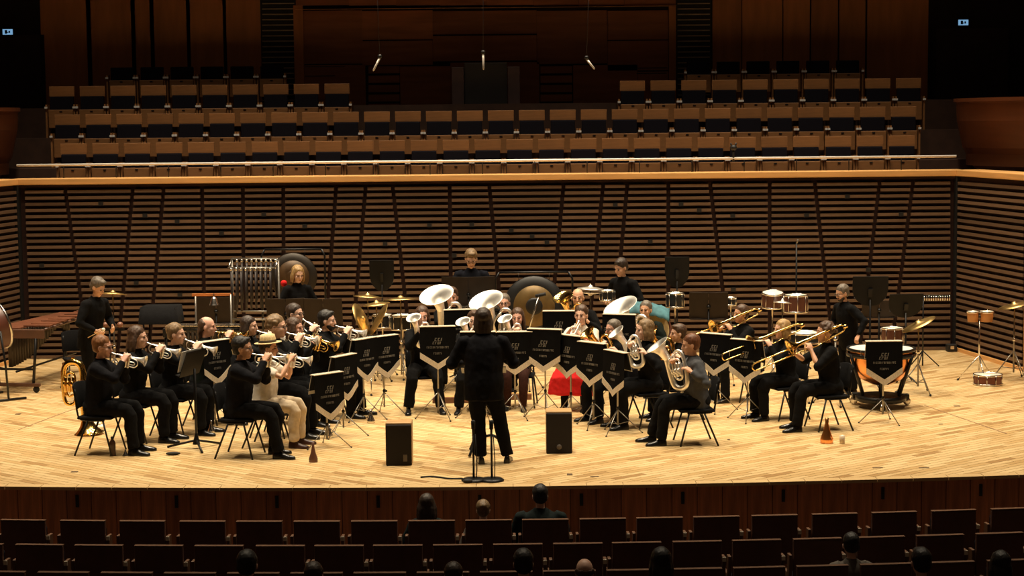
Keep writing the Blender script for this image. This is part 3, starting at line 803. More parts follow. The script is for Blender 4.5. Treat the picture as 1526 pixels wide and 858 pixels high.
INSTR = {}
def instrument(kind):
    if kind in INSTR: return INSTR[kind]
    fin = {'s': M_silver, 'b': M_brass, 'g': M_gold}[kind[-1]]
    k = kind[:-2]
    if k == 'cornet': r_ = (Stock(lambda: make_cornet(fin)), CORNET_GRIP)
    elif k == 'flugelhorn': r_ = (Stock(lambda: make_cornet(fin, 'flugelhorn', 1.18)), {h: (v * 1.18, n) for h, (v, n) in CORNET_GRIP.items()})
    elif k == 'tenor_horn': r_ = (Stock(lambda: make_upright(fin, 'tenor_horn', 0.74, 0.10)), upright_grip(0.72))
    elif k == 'baritone_horn': r_ = (Stock(lambda: make_upright(fin, 'baritone_horn', 0.88, 0.115)), upright_grip(0.88))
    elif k == 'euphonium': r_ = (Stock(lambda: make_upright(fin, 'euphonium', 1.0, 0.15)), upright_grip(1.0))
    elif k == 'tuba': r_ = (Stock(lambda: make_upright(fin, 'tuba', 1.28, 0.25)), upright_grip(1.28))
    elif k == 'trombone': r_ = (Stock(lambda: make_trombone(fin, 0.02)), trombone_grip(0.02))
    elif k == 'trombone_far': r_ = (Stock(lambda: make_trombone(fin, 0.13)), trombone_grip(0.13))
    INSTR[kind] = r_
    return r_

# ---- percussion
def disc_profile(r, dome=0.03, bell=True):
    if bell: return [(0.0, dome + 0.028), (r * .10, dome + 0.026), (r * .16, dome + 0.012), (r * .20, dome), (r * .6, dome * .55), (r, 0), (r, -0.003), (r * .6, dome * .55 - .003), (r * .2, dome - .004), (0, dome + .02)]
    return [(0, dome), (r * .5, dome * .7), (r * .95, 0), (r, -.03), (r * .97, -.03), (r * .5, dome * .6), (0, dome - .005)]
def cymbal_stand(px, py, depth, label, r=0.22, tilt=0.0, tiltdir=0.0, m=None, twin=False):
    p = ap(px, py, depth)
    t = thing('cymbal_stand', label, 'cymbal', (p.x, p.y, 0))
    MB().tube([(0, 0, 0.10), (0, 0, 0.55), (0, 0, p.z)], [0.013, 0.013, 0.008], 8).build('pole', M_alu, t)
    for k in range(3):
        a = 0.9 + 2 * PI * k / 3
        l_ = MB().tube([(0, 0, 0.42), (0.30 * math.cos(a), 0.30 * math.sin(a), 0.012)], 0.009, 6).build('leg', M_alu, t)
        MB().tube([(0, 0, 0.16), (0.18 * math.cos(a), 0.18 * math.sin(a), 0.18)], 0.006, 5).build('brace', M_alu, l_)
        MB().ell((0.30 * math.cos(a), 0.30 * math.sin(a), 0.016), (0.018, 0.018, 0.016), nu=8, nv=5).build('foot', M_rubber, l_)
    M = Matrix.Translation((0, 0, p.z - 0.02)) @ Matrix.Rotation(tiltdir, 4, 'Z') @ Matrix.Rotation(tilt, 4, 'Y')
    MB().lathe(disc_profile(r), 30, M).build('cymbal', m or M_bronze, t)
    if twin: MB().lathe(disc_profile(r), 30, M @ Matrix.Translation((0, 0, -0.05)) @ Matrix.Rotation(PI, 4, 'X')).build('cymbal', m or M_bronze, t)
    MB().tube([(0, 0, p.z - 0.02), (0, 0, p.z + 0.05)], 0.006, 6).build('wing_nut', M_steel, t)
    MB().ell((0, 0, 0.58), (0.022, 0.022, 0.03), nu=8, nv=6).build('clamp', M_steel, t)
    return t
def drum_mesh(t, r, h, M, shell, lugs=8, name=''):
    s = MB().lathe([(r, 0), (r, h)], 28, M).build('shell', shell, t)
    MB().lathe([(0, h + .004), (r * .97, h + .004), (r * .97, h - .002)], 28, M).build('drum_head', M_skinhead, t)
    MB().lathe([(0, -.004), (r * .97, -.004)], 28, M).build('drum_head', M_skinhead, t)
    for z in (0.0, h): MB().lathe([(r * .97, z - .012), (r * 1.04, z - .012), (r * 1.04, z + .012), (r * .97, z + .012), (r * .97, z - .012)], 28, M).build('hoop', M_steel, t)
    for k in range(lugs):
        a = 2 * PI * k / lugs
        MB().tube([M @ V((r * 1.03 * math.cos(a), r * 1.03 * math.sin(a), 0)), M @ V((r * 1.03 * math.cos(a), r * 1.03 * math.sin(a), h))], 0.006, 5).build('tension_rod', M_steel, s)
M_red = mat('red_shell', (0.14, 0.035, 0.016), 0.3, var=0.2, scale=5)
M_tomwood = mat('tom_shell', (0.10, 0.035, 0.022), 0.35, var=0.2, scale=5)
M_orange = mat('bongo_shell', (0.55, 0.25, 0.08), 0.35, var=0.2, scale=5)
M_tan = mat('tan_panel', (0.42, 0.30, 0.13), 0.5, var=0.12)
def legs_under(t, z, r=0.24, m=None, base=0.0):
    MB().tube([(0, 0, 0.16), (0, 0, z)], 0.013, 8).build('pole', m or M_steel, t)
    for k in range(3):
        a = 0.6 + 2 * PI * k / 3
        l_ = MB().tube([(0, 0, 0.38), (r * math.cos(a), r * math.sin(a), 0.012)], 0.009, 6).build('leg', m or M_steel, t)
        MB().ell((r * math.cos(a), r * math.sin(a), 0.016), (0.018, 0.018, 0.016), nu=8, nv=5).build('foot', M_rubber, l_)
def tom(px, py, depth, r, h, label, shell, name='tom_drum', cat='drum', tilt=0.0, td=0.0):
    p = ap(px, py, depth)
    t = thing(name, label, cat, (p.x, p.y, 0))
    legs_under(t, p.z - h / 2)
    drum_mesh(t, r, h, Matrix.Translation((0, 0, p.z - h / 2)) @ Matrix.Rotation(td, 4, 'Z') @ Matrix.Rotation(tilt, 4, 'Y'), shell)
    return t
def gong(px, py, depth, r, label, edge, face, mid, stand=True):
    p = ap(px, py, depth)
    t = thing('gong', label, 'gong', (p.x, p.y, 0))
    M = Matrix.Translation((0, 0, p.z)) @ Matrix.Rotation(R(90), 4, 'X')
    MB().lathe([(r * .68, .018), (r * .97, .010), (r, -.03), (r * .98, -.03), (r * .68, .012)], 40, M).build('rim_band', edge, t)
    MB().lathe([(r * .28, .024), (r * .68, .018), (r * .68, .012), (r * .28, .018)], 40, M).build('gong_face', face, t)
    MB().lathe([(0, .034), (r * .2, .032), (r * .28, .024), (r * .28, .016), (0, .02)], 40, M).build('centre_disc', mid, t)
    w = r + 0.12; zt = p.z + r + 0.05
    for s in (-1, 1):
        MB().tube([(s * w, 0.03, 0.03), (s * w, 0.03, zt - 0.1), (s * w * 0.9, 0.03, zt)], 0.016, 8).build('stand_post', M_blackm, t)
        MB().tube([(s * w, -0.25, 0.03), (s * w, 0.30, 0.03)], 0.016, 8).build('stand_foot', M_blackm, t)
        MB().tube([(s * r * .5, 0.0, p.z + r * .84), (s * r * .5, 0.02, zt)], 0.004, 5).build('cord', M_black, t)
    MB().tube([(-w * .9, 0.03, zt), (w * .9, 0.03, zt)], 0.016, 8).build('stand_crossbar', M_blackm, t)
    MB().tube([(-w, 0.03, 0.12), (w, 0.03, 0.12)], 0.012, 8).build('stand_stretcher', M_blackm, t)
    return t
def keyboard_percussion(name, label, cat, loc, rz, L, d0, d1, nb, z, barm, tubes=True, frame=None, rowgap=0.0):
    """marimba, vibraphone or glockenspiel, bars across y, long side along x; d0 low end depth"""
    t = thing(name, label, cat, loc, rz); fr_ = frame or M_frame
    for k in range(nb):
        u = (k + .5) / nb; x = -L / 2 + L * u; d = d0 + (d1 - d0) * u
        flat(MB().box((x, 0.16 * d / d0 + 0.02, z), (L / nb * .86, d * .62, .022)), 'bar', barm, t, bevel=0.004)
        if k % 7 not in (2, 6) and k < nb - 1:
            flat(MB().box((x + L / nb / 2, -d * .42 + .02, z + .035), (L / nb * .8, d * .55, .022)), 'bar', barm, t, bevel=0.004)
        if tubes:
            ln = 0.10 + 0.42 * abs(math.cos(u * PI * .62))
            MB().tube([(x, .12, z - .04), (x, .12, z - .04 - ln)], L / nb * .40, 8).build('resonator', mat('resonator_tube', (0.05, 0.036, 0.022), 0.5, 0.3), t)
    for s in (-1, 1):
        y0 = s * d0 * .52; y1 = s * d1 * .52
        MB().tube([(-L / 2 - .03, y0 + .03, z - .035), (L / 2 + .03, y1 + .03, z - .035)], (0.016, 0.028), 4, side=(0, 0, 1)).build('rail', fr_, t)
    for s in (-1, 1):
        x = s * (L / 2 + .02); d = d0 if s < 0 else d1
        e = flat(MB().box((x, .02, z - .07), (.045, d * 1.25, .13)), 'end_block', fr_, t, bevel=0.01)
        for q in (-1, 1):
            MB().tube([(x, q * d * .45 + .02, z - .1), (x, q * d * .36 + .02, .10)], .022, 8).build('leg', M_blackm, t)
            MB().lathe([(0, -.014), (.045, -.014), (.05, 0), (.045, .014), (0, .014)], 14, Matrix.Translation((x, q * d * .42 + .02, .05)) @ Matrix.Rotation(R(90), 4, 'Y')).build('wheel', M_rubber, t)
        flat(MB().box((x, .02, .115), (.06, d * 1.0, .05)), 'foot_beam', fr_, t, bevel=0.008)
        flat(MB().box((x, .02, .34), (.03, d * .8, .03)), 'end_bar', M_blackm, t)
    MB().tube([(-L / 2, .02, .30), (L / 2, .02, .30)], .016, 8).build('stretcher', M_blackm, t)
    return t

# ================================================================== people
SKIN = {'pale': mat('skin_pale', (0.80, 0.50, 0.37), 0.5, var=0.10, scale=14), 'tan': mat('skin_tan', (0.68, 0.38, 0.24), 0.5, var=0.10, scale=14), 'red': mat('skin_ruddy', (0.75, 0.42, 0.31), 0.5, var=0.12, scale=14)}
def cloth(name, col): return mat('cloth_' + name, col, 0.9, var=0.08 if max(col) > 0.05 else 0.25, scale=30, bump=0.15, spec=0.12)
CL = {'black': cloth('black', (0.0045, 0.0045, 0.005)), 'suit': cloth('suit', (0.0055, 0.0055, 0.0075)), 'grey': cloth('grey', (0.060, 0.062, 0.068)), 'white': cloth('white', (0.72, 0.66, 0.56)),
      'cream': cloth('cream', (0.68, 0.56, 0.40)), 'red': cloth('red', (0.58, 0.02, 0.02)), 'navy': cloth('navy', (0.006, 0.007, 0.012)), 'green': cloth('green', (0.007, 0.011, 0.009)),
      'coat': cloth('coat', (0.012, 0.018, 0.018)), 'greyshirt': cloth('greyshirt', (0.16, 0.14, 0.12)), 'stocking': cloth('stocking', (0.040, 0.016, 0.012))}
def hairm(name, col): return mat('hair_' + name, col, 0.55, var=0.35, scale=40, bump=0.5, stretch=(1, 1, 0.3))
HAIR = {'ginger': hairm('ginger', (0.21, 0.085, 0.028)), 'brown': hairm('brown', (0.07, 0.034, 0.017)), 'black': hairm('black', (0.012, 0.010, 0.009)), 'dark': hairm('dark', (0.035, 0.020, 0.013)),
        'blond': hairm('blond', (0.36, 0.22, 0.085)), 'grey': hairm('grey', (0.13, 0.105, 0.08)), 'ash': hairm('ash', (0.20, 0.125, 0.06)), 'auburn': hairm('auburn', (0.13, 0.045, 0.016))}
M_shoe = mat('black_shoe', (0.010, 0.010, 0.010), 0.25)
M_shoebrown = mat('brown_shoe', (0.05, 0.02, 0.014), 0.4)
M_eye = mat('eye_dark', (0.03, 0.02, 0.015), 0.2)
M_lip = mat('lip_pink', (0.40, 0.12, 0.10), 0.4)
M_glass = mat('glasses_frame', (0.015, 0.012, 0.012), 0.3)
M_straw = mat('straw', (0.78, 0.60, 0.32), 0.7, var=0.2, scale=50, bump=0.3)
M_band = mat('hat_band', (0.05, 0.035, 0.02), 0.7)
FOLDS = bpy.data.textures.new('cloth_folds', 'CLOUDS'); FOLDS.noise_scale = 0.11; FOLDS.noise_depth = 2
LOCKS = bpy.data.textures.new('hair_locks', 'CLOUDS'); LOCKS.noise_scale = 0.035; LOCKS.noise_depth = 2
def remesh(o, vox, it=2, tex=None, amount=0.0):
    r_ = o.modifiers.new('surface', 'REMESH'); r_.mode = 'VOXEL'; r_.voxel_size = vox; r_.use_smooth_shade = True
    if it:
        s_ = o.modifiers.new('soften', 'SMOOTH'); s_.factor = 0.5; s_.iterations = it
    if tex:
        d_ = o.modifiers.new('relief', 'DISPLACE'); d_.texture = tex; d_.strength = amount; d_.mid_level = 0.5
    return o
def ik(S, W, l1, l2, hint):
    d = W - S; D = d.length
    if D > (l1 + l2) * 0.985:
        W = S + d * ((l1 + l2) * 0.985 / D); d = W - S; D = d.length
    u = d / D; a = (l1 * l1 - l2 * l2 + D * D) / (2 * D); h = math.sqrt(max(0.0, l1 * l1 - a * a))
    p = hint - u * hint.dot(u)
    if p.length < 1e-4: p = u.orthogonal()
    return S + u * a + p.normalized() * h, W
def hand(mb, W, d, n, curl, k=1.0):
    d = d.normalized(); n = (n - d * n.dot(d)); n = n.normalized() if n.length > 1e-4 else d.orthogonal().normalized()
    t = d.cross(n)
    if t.z < -0.05 or (abs(t.z) <= 0.05 and t.x < 0): t = -t
    mb.tube([W - d * .03 * k, W + d * .02 * k, W + d * .055 * k, W + d * .09 * k, W + d * .10 * k], [(.024 * k, .022 * k), (.036 * k, .018 * k), (.043 * k, .017 * k), (.042 * k, .015 * k), (.034 * k, .010 * k)], 10, side=t)
    for i, l in enumerate((.074, .083, .077, .060)):
        a0 = (.033 - .0225 * i) * k; p = W + d * .085 * k + t * a0; fan = t * (.10 - .07 * i)
        pts = [p]
        for seg, c in ((.44, .55), (.31, 1.35), (.25, 2.0)):
            ang = curl * c; v = ((d + fan) * math.cos(ang) + n * math.sin(ang)).normalized(); p = p + v * (l * seg * k); pts.append(p)
        mb.tube(pts, [.0098 * k, .0095 * k, .0088 * k, .0072 * k], 7)
    p = W + d * .028 * k + t * .030 * k
    v1 = (t * .75 + d * .6 + n * .30).normalized(); v2 = (t * .25 + d * .7 + n * .65).normalized()
    mb.tube([p - v1 * .015, p + v1 * .038 * k, p + v1 * .038 * k + v2 * .030 * k], [.014 * k, .0105 * k, .008 * k], 7)
def shoe_mesh():
    mb = MB(); secs = []
    vs_, fs_ = [], []
    prof = [(-.075, .022, .05), (-.07, .033, .075), (-.03, .036, .085), (.02, .035, .078), (.07, .041, .055), (.12, .045, .042), (.165, .040, .034), (.195, .024, .024), (.203, .008, .012)]
    n = 10
    for x, w, h in prof:
        for k in range(n):
            a = PI * k / (n - 1); vs_.append((x, w * math.cos(a), max(0.0, h * math.sin(a)) * 1.0 + .012))
        vs_.append((x, -w * 1.03, 0)); vs_.append((x, w * 1.03, 0))
    c = n + 2
    for i in range(len(prof) - 1):
        for k in range(c): fs_.append((i * c + k, i * c + (k + 1) % c, (i + 1) * c + (k + 1) % c, (i + 1) * c + k))
    fs_ += [tuple(range(c - 1, -1, -1)), tuple((len(prof) - 1) * c + k for k in range(c))]
    me = bpy.data.meshes.new('shoe'); me.from_pydata(vs_, [], fs_); me.polygons.foreach_set('use_smooth', [True] * len(fs_)); return me
SHOE = {}
for nm, m_ in (('black', M_shoe), ('brown', M_shoebrown)):
    SHOE[nm] = shoe_mesh(); SHOE[nm].materials.append(m_)
_e = MB().ell((0, 0, 0), (0.0095, 0.013, 0.0095), nu=8, nv=6); EYE = bpy.data.meshes.new('eye'); EYE.from_pydata(_e.v, [], _e.f); EYE.materials.append(M_eye)
_e = MB().ell((0, 0, 0), (0.010, 0.024, 0.0085), nu=8, nv=6); LIPS = bpy.data.meshes.new('lips'); LIPS.from_pydata(_e.v, [], _e.f); LIPS.materials.append(M_lip)
_e = MB().tube([(0.0, -0.024, 0), (0.006, 0, 0.006), (0.0, 0.024, 0.0)], 0.0045, 6)
BROW = {}
for k_, m_ in HAIR.items():
    BROW[k_] = bpy.data.meshes.new('eyebrow'); BROW[k_].from_pydata(_e.v, [], _e.f); BROW[k_].materials.append(m_)

def person(label, head, depth, ang, pose='sit', top='black', legs='black', hair=('short', 'brown'), skin='pale', lean=4, hp=0, hy=0, inst=None, ip=15, iy=0, ir=0, ilabel='', hands=None,
           shoes='black', glasses=False, beard=None, hat=None, sleeves='long', female=False, feet=None, chairlabel=None, group='players of the band', fine=True, z0=0.0, smin=0.86, smax=1.14, leganim=None, curl=None, width=1.0):
    th = R(lean); A = R(ang)
    sit = pose == 'sit'
    P = V((0, 0, .56 if sit else .93)); sp = V((math.sin(th), 0, math.cos(th)))
    N_ = P + sp * .56; Hc = N_ + V((.035 + .25 * math.sin(R(max(0, hp))) * .15, 0, .148))
    Wt = ap(head[0], head[1], depth)
    s_raw = (Wt.z - z0) / Hc.z; s = max(smin, min(smax, s_raw))
    if abs(s - s_raw) > 0.004: print('SCALE', label, round(s_raw, 3), '->', round(s, 3))
    rz = Matrix.Rotation(A, 3, 'Z'); off = rz @ (Hc * s)
    loc = V((Wt.x - off.x, Wt.y - off.y, z0))
    root = thing('person', label, 'person', loc, A, group); root.scale = (s, s, s)
    M = Matrix.Translation(loc) @ rz.to_4x4() @ Matrix.Scale(s, 4); Mi = M.inverted()
    Rh = Matrix.Rotation(R(hy), 4, 'Z') @ Matrix.Rotation(R(hp), 4, 'Y'); MH = Matrix.Translation(Hc) @ Rh @ Matrix.Scale(1.09, 4)
    w = (0.92 if female else 1.0) * width
    # instrument
    grips = {}
    if inst:
        st, gr = instrument(inst)
        mouth = MH @ V((.102, 0, -.058))
        Rl = Matrix.Rotation(R(iy), 4, 'Z') @ Matrix.Rotation(R(ip), 4, 'Y') @ Matrix.Rotation(R(ir), 4, 'X')
        mw = M @ mouth; Rw = rz.to_4x4() @ Rl
        o = st(mw, 0, ilabel, 'instruments being played'); o.rotation_euler = Rw.to_euler()
        IM = Matrix.Translation(mw) @ Rw
        for h, (g, n) in gr.items(): grips[h] = (Mi @ (IM @ g), (Rl.to_3x3() @ n))
    if hands:
        for h, (g, n) in hands.items(): grips[h] = (V(g), V(n))
    if sit and not grips: grips = {'L': (V((.30, .10, .66)), V((0, 0, -1))), 'R': (V((.30, -.10, .66)), V((0, 0, -1)))}
    # arms
    body, topm = MB(), MB()
    cr = curl if curl is not None else (0.85 if (inst or hands) else 0.35)
    for h, sg in (('L', 1), ('R', -1)):
        S = P + sp * .468 + V((0, sg * .186 * w, 0))
        G, n = grips[h]
        hint = V((-.25, sg * .75, -1.0))
        E_, W_ = ik(S, G, .285, .32, hint)
        d = (W_ - E_).normalized(); wr = W_ - d * .072
        rs = [.050, .046, .040, .038, .026]
        mid = (S + E_) / 2
        body.tube([S, mid, E_, E_ + (wr - E_) * .35, wr], [.036, .041, .037, .037, .024], 9)
        if n.length < .1: n = V((0, -sg, 0))
        hand(body, wr, d, n, cr)
        sl = [S + V((0, -sg * .06, .01)), S, mid, E_, E_ + (wr - E_) * .5, wr - d * .005]
        rr = [.080, .080, .074, .064, .056, .042]
        if sleeves == 'short':
            sl, rr = sl[:3] + [S + (E_ - S) * .75], rr[:3] + [.062]
        elif sleeves == 'rolled':
            sl, rr = sl[:4] + [E_ + (wr - E_) * .15], rr[:4] + [.052]
        topm.tube(sl, rr, 10)
        if sleeves != 'short': topm.ell(E_, .066 * w, None, 10, 7)
    # torso garment
    ts = [(-.13, .195, .165), (.0, .198, .165), (.13, .188, .155), (.28, .196, .152), (.40, .198, .142), (.485, .176, .115), (.535, .105, .082), (.575, .062, .062)]
    if female: ts = [(-.13, .192, .16), (.0, .186, .155), (.13, .158, .13), (.28, .172, .15), (.38, .172, .142), (.485, .155, .104), (.535, .088, .072), (.575, .052, .054)]
    if not sit: ts[0] = (-.20, .192, .15)
    topm.tube([P + sp * a for a, _, _ in ts], [(b * width, c * (1 + (width - 1) * .6)) for _, b, c in ts], 16, side=(0, 1, 0))
    remesh(topm.build('jacket' if top in ('grey', 'suit', 'coat') else 'shirt', CL[top], root), .017 if fine else .024, 2, FOLDS, .022)
    cpos = P + sp * .565
    q = MB(); ring = [cpos + V((.058 * math.cos(a), .056 * math.sin(a), .006 * math.cos(a) - .008)) for a in [2 * PI * k / 14 for k in range(14)]]
    q.tube(ring, [(.010, .016)] * 14, 6, closed=True); q.build('collar', CL[top], root)
    # body
    body.tube([P + sp * .30, P + sp * .46, P + sp * .53, N_ + V((.01, 0, .03)), Hc + V((-.01, 0, -.03))], [.07, .07, .058, .052, .050], 12)
    body.tube([P + sp * .455 + V((0, -.17 * w, 0)), P + sp * .46, P + sp * .455 + V((0, .17 * w, 0))], [.036, .05, .036], 10)
    body.ell((-.012, 0, .03), (.098, .076, .092), MH, 20, 14); body.ell((.025, 0, -.03), (.067, .061, .085), MH, 18, 12); body.ell((.052, 0, -.088), (.032, .034, .026), MH)
    body.tube([(.086, 0, .018), (.099, 0, -.012), (.104, 0, -.030), (.088, 0, -.038)], [.008, .010, .0135, .010], 8, MH)
    body.ell((.076, 0, .022), (.017, .047, .010), MH)
    for sg in (-1, 1):
        body.ell((.058, sg * .034, -.025), (.028, .024, .026), MH); body.ell((-.006, sg * .077, -.008), (.019, .011, .031), MH)
    body.ell((.082, 0, -.058), (.012, .026, .012), MH)
    # legs
    tm = MB(); skirt = legs == 'redskirt'
    ank = []
    for i, sg in enumerate((1, -1)):
        hip = P + V((0, sg * .092, -.02))
        if sit:
            fx, fy = (feet[i] if feet else ((.0, .0)))
            kn = V((.44, sg * (.13 + fy * .5), .525)); an = V((.43 + fx, sg * (.14 + fy), .085))
            pts = [hip, (hip + kn) / 2 + V((0, 0, .01)), kn + V((-.02, 0, .005)), kn + V((.005, 0, -.05)), (kn + an) / 2 + V((-.012, 0, 0)), an + V((-.005, 0, .0))]
            rad = [.112, .102, .082, .080, .074, .070]
        else:
            fx, fy = (feet[i] if feet else (0.0, 0.0))
            an = V((fx, sg * (.11 + fy), .085)); kn = (hip + an) / 2 + V((.03, 0, .02))
            pts = [hip, hip + (kn - hip) * .5, kn, (kn + an) / 2 + V((-.015, 0, 0)), an]
            rad = [.115, .104, .084, .078, .074]
        ank.append(an)
        if skirt or legs == 'stocking':
            body.tube(pts[1:], [r_ * k_ for r_, k_ in zip(rad[1:], [.9, .85, .82, .85, .62])], 10)
            MB().tube(pts[1:-1] + [an + V((.02, 0, -.03))], [r_ * k_ for r_, k_ in zip(rad[1:], [.96, .91, .88, .90, .66])], 12).build('stocking', CL['black'] if skirt else CL['stocking'], root)
        else:
            tm.tube(pts, rad, 11)
        sh = link('shoe', SHOE[shoes], root); sh.location = (an.x, an.y, 0.0); sh.rotation_euler = (0, 0, R(sg * 8))
    if skirt or legs == 'stocking':
        mm = CL['red'] if skirt else CL['black']
        q = MB(); q.tube([(-.13, 0, .57), (0, 0, .575), (.20, 0, .575), (.42, 0, .55), (.52, 0, .44), (.54, 0, .22)] if skirt else [(-.13, 0, .57), (0, 0, .575), (.20, 0, .57), (.36, 0, .56)],
                         [(.15, .12), (.19, .13), (.23, .12), (.28, .11), (.32, .10), (.36, .07)] if skirt else [(.15, .12), (.175, .125), (.19, .11), (.195, .10)], 18, side=(0, 1, 0))
        remesh(q.build('skirt', mm, root), .018, 2, FOLDS, .03)
    else:
        tm.ell(P + V((-.02, 0, -.01)), (.165, .190, .140)) if sit else tm.ell(P + V((0, 0, -.01)), (.145, .185, .14))
        remesh(tm.build('trousers', CL[legs], root), .017 if fine else .024, 2, FOLDS, .024)
    bo = body.build('body', SKIN[skin], root); remesh(bo, .0085 if fine else .013, 1)
    # face
    if fine:
        for sg in (-1, 1):
            e = link('eye', EYE, root); e.location = MH @ V((.0835, sg * .031, .003)); e.rotation_euler = Rh.to_euler()
            e = link('eyebrow', BROW[hair[1]], root); e.location = MH @ V((.092, sg * .031, .026)); e.rotation_euler = (Rh @ Matrix.Rotation(R(sg * 12), 4, 'Z')).to_euler()
        e = link('lips', LIPS, root); e.location = MH @ V((.088, 0, -.059)); e.rotation_euler = Rh.to_euler()
    # hair
    style, hc = hair; hm = MB()
    if style in ('short', 'wavy', 'long', 'bun', 'curly', 'pony', 'bob'): hm.ell((-.026, 0, .050), (.105, .088, .093), MH, 18, 12)
    if style == 'short': hm.ell((-.055, 0, .0), (.064, .084, .078), MH); hm.ell((.045, .01, .100), (.04, .05, .028), MH)
    if style == 'crop': hm.ell((-.024, 0, .048), (.103, .086, .092), MH, 18, 12); hm.ell((-.052, 0, .0), (.064, .083, .070), MH)
    if style in ('long', 'wavy'):
        k_ = 1.15 if style == 'wavy' else 1.0
        hm.tube([(-.05, 0, .05), (-.085, 0, -.04), (-.095, 0, -.13), (-.085, 0, -.21), (-.075, 0, -.27)], [(.075 * k_, .05), (.085 * k_, .045), (.092 * k_, .040), (.085 * k_, .034), (.05, .015)], 12, MH, side=(0, 1, 0))
        for sg in (-1, 1): hm.tube([(-.01, sg * .070, .05), (-.02, sg * .085 * k_, -.04), (-.03, sg * .088 * k_, -.13), (-.03, sg * .08 * k_, -.20)], [(.035, .02), (.042, .022), (.036, .02), (.015, .01)], 8, MH, side=(1, 0, 0))
    if style == 'bob':
        hm.tube([(-.04, 0, .05), (-.065, 0, -.04), (-.07, 0, -.13)], [(.085, .06), (.095, .055), (.085, .045)], 12, MH, side=(0, 1, 0))
        for sg in (-1, 1): hm.tube([(.0, sg * .068, .06), (.0, sg * .085, -.03), (-.01, sg * .085, -.11)], [(.045, .02), (.055, .022), (.045, .018)], 8, MH, side=(1, 0, 0))
    if style == 'curly':
        rg = random.Random(len(label))
        for k in range(34):
            a, b_ = rg.uniform(0, 2 * PI), rg.uniform(-.35, 1.3); q_ = (-.03 + .098 * math.cos(a) * math.cos(b_), .088 * math.sin(a) * math.cos(b_), .03 + .095 * math.sin(b_))
            if q_[0] < .04 or q_[2] > .085: hm.ell(q_, .024, MH, 7, 5)
    if style == 'bun': hm.ell((-.055, 0, .0), (.06, .08, .075), MH); hm.ell((-.105, 0, .075), (.034, .038, .034), MH)
    if style == 'pony':
        hm.ell((-.055, 0, .0), (.06, .08, .075), MH); hm.tube([(-.10, 0, .05), (-.14, 0, .0), (-.14, 0, -.10), (-.12, 0, -.18)], [.022, .03, .026, .01], 8, MH)
    if style == 'bald':
        hm.tube([(.0, .078, .02), (-.05, .075, .015), (-.095, .04, .01), (-.107, 0, .01), (-.095, -.04, .01), (-.05, -.075, .015), (.0, -.078, .02)], [(.012, .022), (.014, .032), (.014, .036), (.014, .036), (.014, .036), (.014, .032), (.012, .022)], 8, MH)
    if style == 'thin': hm.ell((-.034, 0, .028), (.086, .082, .085), MH, 16, 10); hm.tube([(-.06, 0, .03), (-.09, 0, -.06), (-.085, 0, -.17)], [(.07, .045), (.08, .035), (.05, .02)], 10, MH, side=(0, 1, 0))
    if hm.v: remesh(hm.build('hair', HAIR[hc], root), .010 if fine else .013, 2, LOCKS, .012)
    if beard:
        q = MB(); q.ell((.048, 0, -.085), (.042, .048, .040), MH); q.ell((.030, 0, -.060), (.050, .065, .042), MH); q.ell((.088, 0, -.046), (.014, .030, .008), MH)
        remesh(q.build('beard', HAIR[beard], root), .009, 1)
    if glasses:
        q = MB()
        for sg in (-1, 1):
            q.tube([(.100, sg * .032 + .021 * math.cos(a), .0 + .017 * math.sin(a)) for a in [2 * PI * k / 12 for k in range(12)]], .0026, 5, MH, closed=True)
            q.tube([(.098, sg * .053, .004), (.05, sg * .080, .008), (-.01, sg * .086, .004)], .0026, 5, MH)
        q.tube([(.100, -.011, .004), (.104, 0, .008), (.100, .011, .004)], .0026, 5, MH)
        q.build('glasses', M_glass, root)
    if hat:
        HM = MH @ Matrix.Translation((-.012, 0, .075)) @ Matrix.Rotation(R(-4), 4, 'Y')
        h_ = MB().lathe([(.098, -.01), (.100, .0), (.094, .05), (.086, .088), (.06, .098), (.03, .090), (.0, .086)], 24, HM).build('hat', M_straw, root)
        MB().lathe([(.094, -.008), (.135, -.014), (.162, -.006), (.164, -.002), (.135, -.009), (.094, .0)], 24, HM).build('hat_brim', M_straw, h_)
        MB().lathe([(.101, .0), (.1025, .002), (.100, .026), (.098, .027)], 24, HM).build('hat_band', M_band, h_)
    # chair
    if chairlabel is not None:
        c = chair((loc.x, loc.y, z0), A, chairlabel, 'stacking chairs'); c.scale = (1, 1, s)
        c.location = V((loc.x, loc.y, z0)) + (rz @ V((.025, 0, 0)))
    return root, M, MH

CH = lambda who: f'black stacking chair under {who}'
P_ = person
# -- left: cornets, outer row
P_('ginger-haired player with glasses in black, seated outermost on the left, raising a cornet', (153, 517), 20.95, -8, top='suit', hair=('crop', 'ginger'), glasses=True, skin='red', inst='cornet_s', ip=13, ilabel='silver cornet of the ginger-haired player seated outermost on the left', chairlabel=CH('the ginger-haired cornet player'), hp=4, feet=[(.02, 0), (.06, .02)])
P_('player with wavy dark brown hair in black, seated second on the left, playing a cornet', (206, 503), 21.75, -10, hair=('wavy', 'brown'), female=True, inst='cornet_s', ip=17, ilabel='silver cornet of the player with wavy dark brown hair', chairlabel=CH('the cornet player with wavy dark hair'))
P_('player with pinned-up blond hair and a lace top, seated behind the left front music stand', (263, 498), 22.25, -12, hair=('bun', 'ash'), female=True, inst='cornet_s', ip=20, ilabel='silver cornet of the player with pinned-up blond hair', chairlabel=CH('the player with pinned-up blond hair'))
P_('long-haired balding player in dark green, holding a cornet behind the left banner', (309, 487), 23.0, -6, top='green', hair=('thin', 'brown'), skin='red', inst='cornet_g', ip=6, ilabel='golden cornet of the long-haired balding player', chairlabel=CH('the long-haired balding player'))
